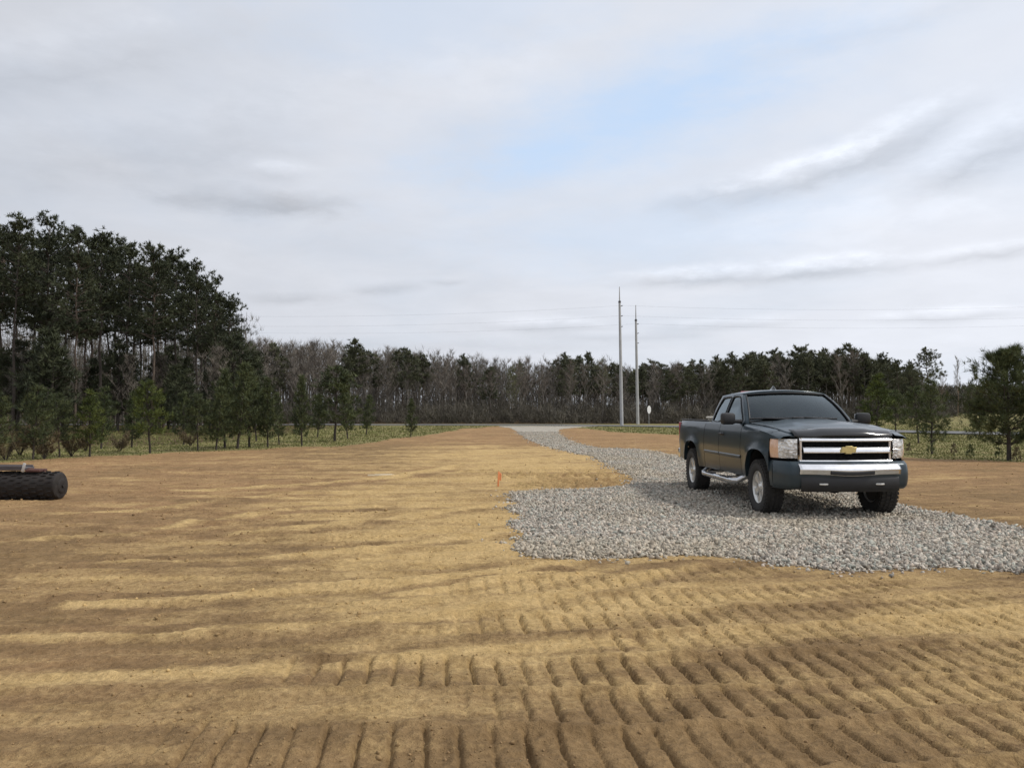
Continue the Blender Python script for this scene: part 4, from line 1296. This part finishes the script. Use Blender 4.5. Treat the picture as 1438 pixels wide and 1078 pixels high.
for s in (1, -1):
    for lp, door in ((w_front, BODY[s][1]), (w_rear, BODY[s][0])):
        mb = MB(); v_, f_ = fill([lp], side_y, s, 0.012); mb.add(v_, f_, True)
        mb.build('side_window', side_glass, door)
        mb = MB(); mb.tube([(p[0], s * (side_y(p) + 0.001), p[1]) for p in lp + [lp[0]]], 0.009, 6, False); mb.build('window_trim', black, door)
mb = MB(); mb.grid(lambda u, v: tuple(np.array(wind(lerp(-.945, .945, u), lerp(.02, .965, v))) - np.array((.010, 0, .012))), 24, 12)
ws_o = mb.build('windshield', wind_glass, truck)
mb = MB()
edge = [wind(lerp(-.935, .935, k / 20), .03) for k in range(21)] + [wind(.935, lerp(.03, .955, k / 10)) for k in range(1, 11)] + [wind(lerp(.935, -.935, k / 20), .955) for k in range(1, 21)] + [wind(-.935, lerp(.955, .03, k / 10)) for k in range(1, 11)]
mb.tube(edge, 0.013, 6, False); mb.build('seal', black, ws_o)
mb = MB(); mb.grid(lambda u, v: tuple(np.array(rearg(lerp(-.82, .82, u), lerp(.10, .87, v))) + np.array((.012, 0, -.004))), 10, 6); mb.build('rear_window', side_glass, truck)
mb = MB()
for (ua, ub) in ((0.62, 0.0), (-0.10, -0.72)):                      # wiper arms parked along the base
    p0, p1 = Vector(wind(ua, 0.0)), Vector(wind(ub, 0.09)); n_ = Vector((.02, 0, .022))
    mb.tube([p0 + n_ * .6, p0.lerp(p1, .5) + n_ * 1.5, p1 + n_], [.018, .015, .010], 6)
    b0, b1 = Vector(wind(ua * .9 + .08, 0.065)), Vector(wind(ub - .22, 0.085)); mb.tube([b0 + n_, (b0 + b1) / 2 + n_ * 1.2, b1 + n_], .016, 6)
mb.build('wiper', black, truck)
mb = MB(); mb.grid(lambda u, v: (lerp(1.25 - .22 * (2 * u - 1) ** 2, 1.36 - .20 * (2 * u - 1) ** 2, v), .87 * (2 * u - 1), 1.342 + .012 * v - .018 * (2 * u - 1) ** 2), 20, 2); mb.build('cowl', black, truck)
mb = MB(); mb.grid(lambda u, v: (lerp(-.02, -.22, u), -.03 + .06 * v, roof(0, .42)[2] + .002 + .075 * math.sin(PI * min(1, u * 1.15) * .87) ** 1.2 * (1 - abs(2 * v - 1)) ** .5), 8, 6); mb.build('roof_antenna', gloss_black, truck)
mb = MB(); mb.tube([(-.80, -.35, roof(0.5, .97)[2] + .015), (-.82, 0, roof(0, .97)[2] + .018), (-.80, .35, roof(.5, .97)[2] + .015)], .022, 8); mb.build('brake_light', red_l, truck)

# interior seen through the glass
mb = MB(); mb.box((0.93, 0, 1.14), (.42, 1.62, .30), bev=.06); mb.build('dashboard', dashm, truck)
mb = MB(); mb.lathe([(.18 + .016 * math.cos(a), .016 * math.sin(a)) for a in [2 * PI * k / 8 for k in range(8)]], 24, 'x', (0, 0, 0), closed=True); mb.box((0, 0, 0), (.03, .34, .03)); mb.box((0, 0, -.08), (.03, .03, .16))
sw = mb.build('steering_wheel', black, truck); sw.location = (.60, .40, 1.26); sw.rotation_euler = (0, R(-24), 0)
mb = MB()
for s in (.40, -.40):
    mb.box((.02, s, .98), (.54, .52, .18), bev=.06); mb.box((-.24, s, 1.26), (.17, .50, .58), Matrix.Rotation(R(-12), 3, 'Y'), bev=.06); mb.box((-.31, s, 1.60), (.11, .27, .17), bev=.04)
mb.build('seats', seatm, truck)
mb = MB(); mb.box((0.50, 0, 1.76), (.03, .24, .07), bev=.012); mb.build('rear_view_mirror', black, truck)

# ---- hood and its dark stone guard
def hood(u, v):
    a = 2 * u - 1
    xc = 1.35 - 0.20 * a * a; xn = 2.635 - 0.115 * abs(a) ** 2.6
    x = lerp(xc, xn, v)
    yh = interp(x, [(1.0, .845), (1.7, .845), (2.3, .80), (2.65, .735)])
    z0 = interp(x, [(1.0, 1.348), (1.3, 1.342), (1.8, 1.315), (2.2, 1.270), (2.5, 1.215), (2.66, 1.165)])
    crown = 0.048 * (1 - a * a) + 0.020 * (1 / (1 + math.exp((abs(a) - .50) * 26)))
    return (x, yh * a, z0 + crown * (1 - .35 * max(0, (v - .8) / .2) ** 2) - .05 * max(0, (v - .93) / .07) ** 2)
mb = MB(); mb.grid(hood, 40, 30); mb.build('hood', paint, truck, solid=.02, sharp=60)
def guard(u, v):
    a = lerp(-.94, .94, u); p = hood((a + 1) / 2, .91); q = hood((a + 1) / 2, 1.0)
    f = v
    return (lerp(p[0] + .01, q[0] + .055, math.sin(f * PI / 2)), p[1] + (q[1] - p[1]) * f, lerp(p[2] + .030, q[2] + .004, f ** 1.4))
mb = MB(); mb.grid(guard, 30, 6); mb.build('stone_guard', gloss_black, truck, solid=.012)
mb = MB(); mb.tube([(1.40, -.60, 1.352), (1.44, -.60, 1.358)], .012, 6); mb.tube([(1.40, .60, 1.352), (1.44, .60, 1.358)], .012, 6); mb.build('washer_nozzle', black, truck)

# ---- front end
def front_x(y, k=0.0):
    return 2.655 - 0.125 * (abs(y) / .93) ** 2.6 + k
mb = MB()                                                        # dark backing behind lamps and grille
mb.grid(lambda u, v: (front_x(lerp(-.70, .70, u), -.075), lerp(-.70, .70, u), lerp(.74, 1.17, v)), 24, 2)
mb.build('radiator_panel', under, truck)
def ybar(y0, y1, z0, z1, k0, k1, n=24, dep=.05):
    """Bar following the front curve: rounded section z0..z1, standing k0..k1 proud."""
    mb_ = MB()
    hz_ = z1 - z0
    sec = [(k0 - dep, z0), (k1 - .004, z0 + .02 * hz_), (k1, z0 + .16 * hz_), (k1 - .22 * hz_ * .5, z0 + .55 * hz_), (k1 - .8 * hz_ * .5, z0 + .9 * hz_), (k0 - dep, z1)]
    def fn(u, v):
        i = min(int(v * 5 + 1e-6), 4); f = v * 5 - i
        p = lerp(sec[i][0], sec[i + 1][0], f); z = lerp(sec[i][1], sec[i + 1][1], f); y = lerp(y0, y1, u)
        return (front_x(y, p), y, z)
    return mb_.grid(fn, n, 5)
gs_ = MB()
def addmb(a, b_): a.add(b_.v, b_.f, True)
addmb(gs_, ybar(-.668, .668, 1.100, 1.152, .035, .060)); addmb(gs_, ybar(-.668, .668, .806, .852, .030, .06))
for s in (1, -1):
    gs_.grid(lambda u, v: (front_x(s * .64, lerp(-.03, .055, math.sin(PI * v) ** .5)), s * lerp(.612, .672, v), lerp(.815, 1.148, u)), 6, 6)
gs_.build('grille_surround', chrome, truck, sharp=55)
addmb_o = ybar(-.62, .62, .938, 1.035, .045, .075)
gb = addmb_o.build('grille_bar', chrome, truck, sharp=55)
mb = MB()
for z in (1.055, 1.073, 1.091, .866, .884, .902, .920): addmb(mb, ybar(-.62, .62, z - .004, z + .004, -.005, .0, dep=.03))
for k in range(25): mb.box((front_x(-.6 + .05 * k, -.035), -.6 + .05 * k, .98), (.012, .006, .29))
mb.build('grille_mesh', under, truck)
bow = [(-.122, -.040), (-.100, .042), (-.044, .042), (-.044, .058), (.056, .058), (.046, .042), (.122, .042), (.100, -.040), (.044, -.040), (.044, -.056), (-.056, -.056), (-.046, -.040)]
mb = MB(); x0 = front_x(0, .078)
mb.add([(x0, p[0], .985 + p[1]) for p in bow] + [(x0 + .022, p[0] * .93, .985 + p[1] * .92) for p in bow], [tuple(range(12, 24))] + [(i, (i + 1) % 12, 12 + (i + 1) % 12, 12 + i) for i in range(12)])
mb.build('emblem', gold, gb, bevel=.004)
# headlamps wrap round the corner: path from the grille to the side
def lamp_path(s, y0, side):
    pts = [(front_x(y, .02), y) for y in np.linspace(y0, .80, 8)] + [(front_x(.86, -.015), .862), (front_x(.90, -.055), .905), (2.46, .928), (2.38, .948), (2.30, .962)][:side]
    return [(p[0], s * p[1]) for p in pts]
def lamp(s, pts, z0, z1):
    mb_ = MB(); n = len(pts) - 1
    def fn(u, v):
        i = min(int(u * n + 1e-6), n - 1); f = u * n - i
        x = lerp(pts[i][0], pts[i + 1][0], f); y = lerp(pts[i][1], pts[i + 1][1], f)
        bul = .018 * math.sin(PI * v) ** .6
        d = Vector((x - 1.9, y * .6, 0)).normalized()
        return (x + d.x * bul, y + d.y * bul, lerp(z0, z1, v))
    return mb_.grid(fn, n, 8)
for s in (1, -1):
    pts = lamp_path(s, .685, 2)
    hl = lamp(s, pts, .862, 1.135).build('headlight', lens, truck)
    pts2 = [pts[-1]] + [(p[0], s * p[1]) for p in [(front_x(.90, -.055), .905), (2.46, .928), (2.385, .948), (2.31, .960)]]
    lamp(s, pts2, .866, 1.130).build('turn_signal', amber, hl)
    mb = MB(); addmb(mb, lamp(s, [(p[0] + .004, p[1]) for p in pts], .986, .998)); mb.build('lamp_divider', chrome, hl)
# bumper: painted shell with chrome face bar
def bump_x(y, k=0.0):
    a = abs(y)
    return (2.80 - .085 * (a / .8) ** 2.4 + k) if a < .80 else (2.715 - .34 * ((a - .80) / .18) ** 2.2 + k)
def bumper_shell(u, v, k=0.0):
    a = lerp(-1.0, 1.0, u); y = .975 * math.copysign(abs(a) ** .85, a)
    z = lerp(.435, .825, v)
    sec = .03 * math.sin(PI * v) ** .7 - .05 * max(0, (v - .86) / .14) ** 2 - .05 * max(0, (.15 - v) / .15) ** 2
    return (bump_x(y, sec + k), y * (1.0 - .02 * (1 - math.sin(PI * v))), z)
mb = MB(); mb.grid(bumper_shell, 60, 14)
for s in (1, -1):
    mb.grid(lambda u, v: (lerp(2.31, 2.40, u), s * lerp(.985, .975, u) * (1 - .02 * (1 - math.sin(PI * v))), lerp(.46, .815, v)), 3, 8)
bmp = mb.build('front_bumper', paint, truck)
mb = MB()
def cface(u, v, y0=-.70, y1=.70, z0=.640, z1=.805):
    y = lerp(y0, y1, u); z = lerp(z0, z1, v)
    dip = .025 * math.exp(-(y / .3) ** 2)
    return (bump_x(y, .050 + .020 * min(1, v / .45) - .075 * max(0, (v - .45) / .55) ** 1.5), y, z - dip * (1 - v))
for (y0, y1, z0, z1) in ((-.72, .72, .648, .800),):
    mb.grid(lambda u, v: cface(u, v, y0, y1, z0, z1), 40, 12)
mb.build('chrome_face', chrome, bmp, solid=.01)
mb = MB(); mb.grid(lambda u, v: (bump_x(lerp(-.31, .31, u), .078 - .03 * abs(2 * v - 1) ** 8), lerp(-.31, .31, u), lerp(.655, .715, v) - .022 * math.exp(-(lerp(-.31, .31, u) / .3) ** 2)), 14, 8); mb.build('plate_recess', black, bmp)
mb = MB(); mb.grid(lambda u, v: (bump_x(lerp(-.70, .70, u), lerp(.00, .046, math.sin(PI * v) ** .5)), lerp(-.70, .70, u), lerp(.405, .648, v)), 24, 8); mb.build('valance', black, bmp)
mb = MB()
for s in (1, -1):
    mb.tube([(2.70, s * .40 - .05, .515), (2.83, s * .40 - .05, .515), (2.86, s * .40, .515), (2.83, s * .40 + .05, .515), (2.70, s * .40 + .05, .515)], .014, 8)
mb.build('tow_hook', alloy, bmp)

# ---- wheels
def wheel(x, s):
    mb = MB(); c_ = 0.0
    prof = [(.24, -.115), (.262, -.128), (.32, -.140), (.365, -.134), (.395, -.115), (.405, -.09), (.405, .09), (.395, .115), (.365, .134), (.32, .140), (.262, .128), (.24, .115)]
    mb.lathe(prof, 56, 'y', closed=False)
    for k in range(40):                                          # tread blocks
        a = 2 * PI * k / 40
        for (yy_, off, wd) in ((-.098, 0, .052), (-.034, .5, .050), (.034, 0, .050), (.098, .5, .052)):
            aa = a + off * 2 * PI / 40
            rr_ = .404 if abs(yy_) < .06 else .398
            mb.box((math.cos(aa) * rr_, yy_, math.sin(aa) * rr_), (.024, wd, .044), Matrix.Rotation(-aa, 3, 'Y'))
    for k in range(40):
        a = 2 * PI * (k + .25) / 40
        for sg in (-1, 1): mb.box((math.cos(a) * .372, sg * .133, math.sin(a) * .372), (.040, .014, .030), Matrix.Rotation(-a, 3, 'Y'))
    rim = MB()
    o_ = s                                                       # outward
    rim.lathe([(.205, -.11), (.222, -.125), (.212, -.112), (.190, -.10), (.185, .07 ), (.205, .105), (.226, .128), (.232, .120)] if o_ > 0 else
              [(.205, .11), (.222, .125), (.212, .112), (.190, .10), (.185, -.07), (.205, -.105), (.226, -.128), (.232, -.120)], 48, 'y')
    rim.lathe([(.0, o_ * .105), (.030, o_ * .105), (.042, o_ * .095), (.062, o_ * .085), (.075, o_ * .06), (.075, -o_ * .02)], 24, 'y')
    for k in range(6):
        a0 = 2 * PI * k / 6 + .26
        for da in (-.13, .13):
            pts = []
            for (r_, w_, h_) in ((.05, .020, .078), (.12, .019, .085), (.195, .026, .092)):
                ca, sa_ = math.cos(a0 + da * (r_ / .2)), math.sin(a0 + da * (r_ / .2))
                pts.append([(ca * r_ - sa_ * w_ * q, o_ * (h_ - dp), sa_ * r_ + ca * w_ * q) for q, dp in ((-1, .028), (-.7, 0), (.7, 0), (1, .028))])
            vs = [p for row_ in pts for p in row_]
            rim.add(vs, [(i * 4 + j, i * 4 + j + 1, (i + 1) * 4 + j + 1, (i + 1) * 4 + j) for i in range(2) for j in range(3)], True)
        an = 2 * PI * k / 6; rim.tube([(math.cos(an) * .056, o_ * .08, math.sin(an) * .056), (math.cos(an) * .056, o_ * .10, math.sin(an) * .056)], .009, 6)
    rim.v = [(v[0] * 1.165, v[1], v[2] * 1.165) for v in rim.v]
    wo = rim.build('wheel', alloy, truck); wo.location = (x, s * .862, WR - .012); wo.rotation_euler = (0, rng.uniform(0, 1), 0)
    mb.build('tyre', rubber, wo, normals=False)
    dk = MB(); dk.lathe([(.17, -o_ * .02), (.17, o_ * .015), (.06, o_ * .02)], 32, 'y'); dk.lathe([(.05, -o_ * .09), (.235, -o_ * .085), (.235, -o_ * .06), (.05, -o_ * .055)], 32, 'y'); dk.build('brake_disc', simple('brake_iron', (.05, .047, .043), .7, .3), wo)
for x in (XF, XR):
    for s in (1, -1): wheel(x, s)

# ---- bed, tail, underside
mb = MB()
mb.box((-1.98, 0, .93), (1.96, 1.64, .04)); mb.box((-1.03, 0, 1.13), (.05, 1.70, .38))
for s in (1, -1):
    mb.box((-1.98, s * .835, 1.125), (1.96, .03, .38)); mb.box((-XF - .0, s * .70, 1.02), (.86, .24, .15), bev=.04)
mb.build('cargo_bed', under, truck)
mb = MB()
for s in (1, -1): mb.box((-1.955, s * .862, 1.352), (1.92, .085, .022), bev=.008)
mb.build('bed_rail', black, truck)
mb = MB(); mb.box((-2.925, 0, 1.07), (.06, 1.70, .55), bev=.02); mb.box((-2.958, 0, 1.07), (.012, 1.20, .24), bev=.004); tg = mb.build('tailgate', paint, truck)
mb = MB(); mb.box((-2.96, 0, 1.22), (.03, .16, .07), bev=.01); mb.build('handle', black, tg)
mb = MB(); mb.box((-3.03, 0, .66), (.16, 1.86, .20), bev=.03); mb.build('rear_bumper', chrome, truck)
mb = MB()
mb.box((0.0, 0, .78), (4.9, 1.10, .30)); mb.box((.05, 0, .66), (2.0, 1.74, .30)); mb.box((-1.9, 0, .955), (2.0, 1.5, .03)); mb.box((1.75, 0, 1.08), (1.5, 1.10, .34))
for s in (1, -1):
    mb.box((0, s * .50, .56), (5.2, .08, .14))
    mb.box((1.75, s * .84, 1.10), (1.15, .08, .20)); mb.box((-1.82, s * .86, 1.10), (1.35, .08, .24))
for x in (XF, XR): mb.tube([(x, -.80, WR), (x, .80, WR)], .055, 10)
mb.lathe([(.02, -.16), (.13, -.10), (.15, 0), (.13, .10), (.02, .16)], 16, 'y', (XR, 0, WR)); mb.lathe([(.02, -.12), (.10, -.08), (.12, 0), (.10, .08), (.02, .12)], 16, 'y', (XF, .2, WR))
mb.box((1.4, 0, .46), (.9, .9, .10), bev=.02); mb.tube([(.8, .1, .52), (-1.7, 0, .44)], .035, 8); mb.tube([(1.2, -.45, .45), (-.8, -.5, .50), (-2.6, -.62, .52)], .04, 8)
mb.box((2.35, 0, .60), (.5, 1.3, .22))
for x in (XF, XR):                                              # wheel-well liners
    for s in (1, -1):
        mb.grid(lambda u, v: (x + .515 * math.cos(PI * (1.08 * u - .04)), s * lerp(.60, .945, v), .42 + .545 * abs(math.sin(PI * u)) ** .8), 20, 2)
        mb.box((x, s * .60, .72), (1.02, .02, .52))
mb.build('chassis', under, truck)
for s in (1, -1):                                               # bright tubular side step
    mb = MB()
    mb.tube([(1.02, s * .86, .50), (.96, s * 1.00, .415), (.80, s * 1.035, .40), (-.80, s * 1.035, .40), (-.96, s * 1.00, .415), (-1.02, s * .86, .50)], .045, 12)
    for x in (.55, -.55): mb.box((x, s * .92, .45), (.05, .26, .03)); 
    so_ = mb.build('side_step', simple('step_bright', (.60, .61, .62), .28, .9), truck)
    mb = MB()
    for x in (.42, -.42):
        mb = MB(); mb.box((x, s * 1.035, .446), (.46, .075, .012), bev=.004); mb.build('tread_pad', black, so_)
    # door mirrors
    mb = MB()
    mb.box((.86, s * 1.12, 1.405), (.13, .235, .19), Matrix.Rotation(s * R(-8), 3, 'Z'), bev=.045); mi = mb.build('door_mirror', black, truck)
    mb = MB(); mb.tube([(.90, s * .90, 1.36), (.88, s * 1.03, 1.365)], [.035, .028], 8); mb.build('mirror_arm', black, mi)
    mb = MB(); mb.box((.793, s * 1.115, 1.405), (.006, .19, .145), Matrix.Rotation(s * R(-8), 3, 'Z'), bev=.002); mb.build('mirror_glass', chrome, mi)

# pale parcel in the truck bed
pb = empty('storage_box', truck.matrix_basis @ Vector((-1.42, -.50, .952)), truck.rotation_euler[2])
tag(pb, 'cream coloured box showing above the bed rail behind the truck cab', 'box')
MBb = MB(); MBb.box((0, 0, .215), (.60, .42, .43), bev=.03); MBb.build('box_base', simple('cream_plastic', (.66, .60, .45), .6, var=.08), pb)
MBb = MB(); MBb.box((0, 0, .452), (.64, .45, .04), bev=.012); MBb.build('lid', simple('pale_plastic', (.74, .70, .60), .55, var=.06), pb)
# ================================================================== poles, sign, stake, roller
galv = simple('galvanised_pole', (0.40, 0.40, 0.40), 0.7, 0.0, var=0.12, scale=2.0)
steel_d = simple('dark_fitting', (0.10, 0.10, 0.105), 0.6, 0.3)
WIRE_Z = []
for (px, d, top, lab) in [(873, 86, 402, 'taller grey utility pole standing across the road, left of the pair'), (895.5, 93, 428, 'shorter grey utility pole standing just right of the taller one')]:
    x, y = place(px, d); h = ht(top, d); h2 = h - 1.55 * d / 86
    r = empty('utility_pole', (x, y, 0), 0); tag(r, lab, 'utility pole', 'pair of grey utility poles')
    lean = -0.012 * h
    mb = MB(); mb.tube([(0, 0, -.4), (lean * .35, 0, h2 * .35), (lean * .7, 0, h2 * .7), (lean, 0, h2)], [.185, .165, .14, .115], 14); mb.build('shaft', galv, r)
    mb = MB(); mb.tube([(lean, 0, h2), (lean * 1.06, 0, h)], [.07, .035], 8); mb.build('lightning_mast', galv, r)
    mb = MB(); mb.lathe([(.115, -.12), (.14, -.10), (.14, .06), (.10, .10), (.05, .12)], 14, 'z', (lean, 0, h2)); mb.build('pole_cap', steel_d, r)
    for k, zz in enumerate((h2 - .45, h2 - 1.5, h2 - 2.6)):
        mb = MB(); mb.tube([(lean + .12, 0, zz), (lean + .32, -.05, zz + .05)], [.045, .03], 8)
        for q in range(4): mb.lathe([(.02, -.012), (.062, 0), (.02, .012)], 10, 'x', (lean + .17 + q * .035, 0, zz + .015 + q * .008))
        mb.build('insulator', steel_d, r)
    WIRE_Z.append((x + lean, y, h2))
wire = simple('wire', (.05, .05, .05), .6)
for pi_, (x, y, h2) in enumerate(WIRE_Z):
    for k, dz in enumerate((.45, 1.5, 2.6)[:2 - pi_]):
        mb = MB()
        for dirn in (-1, 1):
            x1, y1 = x + dirn * 62, y + (dirn * -9 if dirn > 0 else 4)
            pts = []
            for q in range(17):
                f = q / 16; pts.append((lerp(x + .32, x1, f), lerp(y - .05, y1, f), h2 - dz + .05 - 4 * 0.9 * f * (1 - f)))
            mb.tube(pts, .004, 5)
        o_ = mb.build('overhead_wire', wire)
        tag(o_, ['top', 'lower'][k] + ' thin wire strung from the ' + ('taller' if pi_ == 0 else 'shorter') + ' grey utility pole', 'wire', 'overhead wires at the poles')

# back of a road sign by the junction
x, y = place(911.5, 84)
sg = empty('road_sign', (x, y, 0.0), R(52)); tag(sg, 'pale back of an octagonal road sign beside the two grey poles', 'road sign')
oc = [(.40 * math.cos(PI / 8 + k * PI / 4), .40 * math.sin(PI / 8 + k * PI / 4)) for k in range(8)]
sh = simple('sign_aluminium', (.72, .72, .70), .45, .1, var=.06)
mb = MB(); zc_ = 1.62
mb.add([(p[0], -.004, zc_ + p[1] * 1.05) for p in oc] + [(p[0], .004, zc_ + p[1] * 1.05) for p in oc], [tuple(range(8)), tuple(range(8, 16))[::-1]] + [(i, (i + 1) % 8, 8 + (i + 1) % 8, 8 + i) for i in range(8)]); mb.build('sign_panel', sh, sg)
mb = MB(); mb.box((0, .03, .9), (.05, .04, 2.2), bev=.006); mb.build('sign_post', simple('sign_post_metal', (.40, .40, .38), .6, .3), sg)

# orange survey stake
x, y = gp(700, 681)
st = empty('survey_stake', (x, y, hz(x, y)), .3); tag(st, 'small orange survey stake standing in the bare soil left of the gravel corner', 'stake')
org = simple('orange_paint', (.72, .26, .10), .7, var=.12, scale=20)
mb = MB(); mb.box((0, 0, .13), (.035, .02, .34), Matrix.Rotation(R(3), 3, 'Y'), bev=.003); mb.build('stake', org, st)
mb = MB(); mb.grid(lambda u, v: (.018 + .045 * u, .013 + .02 * math.sin(u * 5 + v * 2), .29 - .16 * v - .03 * u), 6, 5); mb.build('ribbon', simple('orange_ribbon', (.85, .36, .16), .6, var=.1), st, solid=.002)

# pale offcut lying on the soil
x, y = gp(535, 668)
pl = MB(); pl.box((0, 0, .02), (.62, .07, .035), bev=.006); pl.box((.05, .05, .035), (.40, .03, .02), Matrix.Rotation(R(7), 3, 'Z'), bev=.004)
o_ = pl.build('wood_offcut', simple('pale_wood', (.62, .53, .38), .8, var=.2, scale=12)); o_.location = (x, y, hz(x, y)); o_.rotation_euler = (0, 0, R(8))
tag(o_, 'pale wood offcut lying on the bare soil between the pines and the stake', 'plank')

# ground roller lying at the left edge
drum_m = simple('roller_drum', (.022, .018, .016), .8, .1, var=.5, scale=9, bump=.01)
frame_m = simple('roller_frame', (.11, .10, .105), .5, .4, var=.15)
bright_m = simple('bright_steel', (.55, .54, .52), .4, .5, var=.1)
xe, ye = -7.86, 14.62
rl = empty('ground_roller', (xe, ye, hz(xe - .8, ye) - .015), R(-2)); tag(rl, 'dark brown ground roller with a grey frame cut off by the left frame edge', 'roller')
mb = MB(); LN = 2.3; RD = .235
mb.lathe([(.12, .012), (.15, 0), (RD - .03, 0), (RD - .006, -.02), (RD, -.05), (RD, -LN + .05), (RD - .03, -LN), (.12, -LN)], 40, 'x', (0, 0, RD))
for j in range(17):
    for k in range(18):
        a = 2 * PI * (k + .5 * (j % 2)) / 18; mb.box((-.10 - j * .13, math.cos(a) * (RD + .006), RD + math.sin(a) * (RD + .006)), (.085, .016, .030), Matrix.Rotation(a - PI / 2, 3, 'X'))
mb.v = [(v[0] + random.uniform(-.004, .004), v[1] + .006 * math.sin(v[0] * 9 + v[2] * 14), v[2] + .006 * math.sin(v[0] * 13 + v[1] * 17) + random.uniform(-.005, .005)) for v in mb.v]
dr = mb.build('drum', drum_m, rl)
mb = MB(); mb.lathe([(.0, .0), (.05, .012), (.115, .012), (.13, .0), (.13, -.03)], 24, 'x', (.012, 0, RD)); mb.tube([(0, 0, RD), (.05, 0, RD)], .03, 12); mb.build('hub', drum_m, dr)
mb = MB(); mb.box((-1.46, .02, .535), (1.72, .34, .055), bev=.012); mb.box((-1.46, -.15, .575), (1.70, .03, .035), bev=.006); mb.box((-1.46, .16, .575), (1.70, .03, .03), bev=.006); mb.build('frame', frame_m, rl)
mb = MB(); mb.box((-.585, -.15, .56), (.045, .03, .155), Matrix.Rotation(R(14), 3, 'Y'), bev=.006); mb.build('upright', bright_m, rl)
mb = MB(); mb.box((-.44, -.02, .505), (.26, .24, .045), bev=.012); mb.tube([(-.60, 0, .52), (-.30, 0, .50)], .028, 8); mb.build('bracket', simple('rusty_bracket', (.10, .045, .035), .8, .1, var=.3), rl)
mb = MB(); mb.box((-2.36, 0, .38), (.06, .10, .40), bev=.01); mb.tube([(-2.38, 0, .3), (-2.9, .3, .42), (-3.6, .3, .45)], .04, 8); mb.build('draw_bar', frame_m, rl)
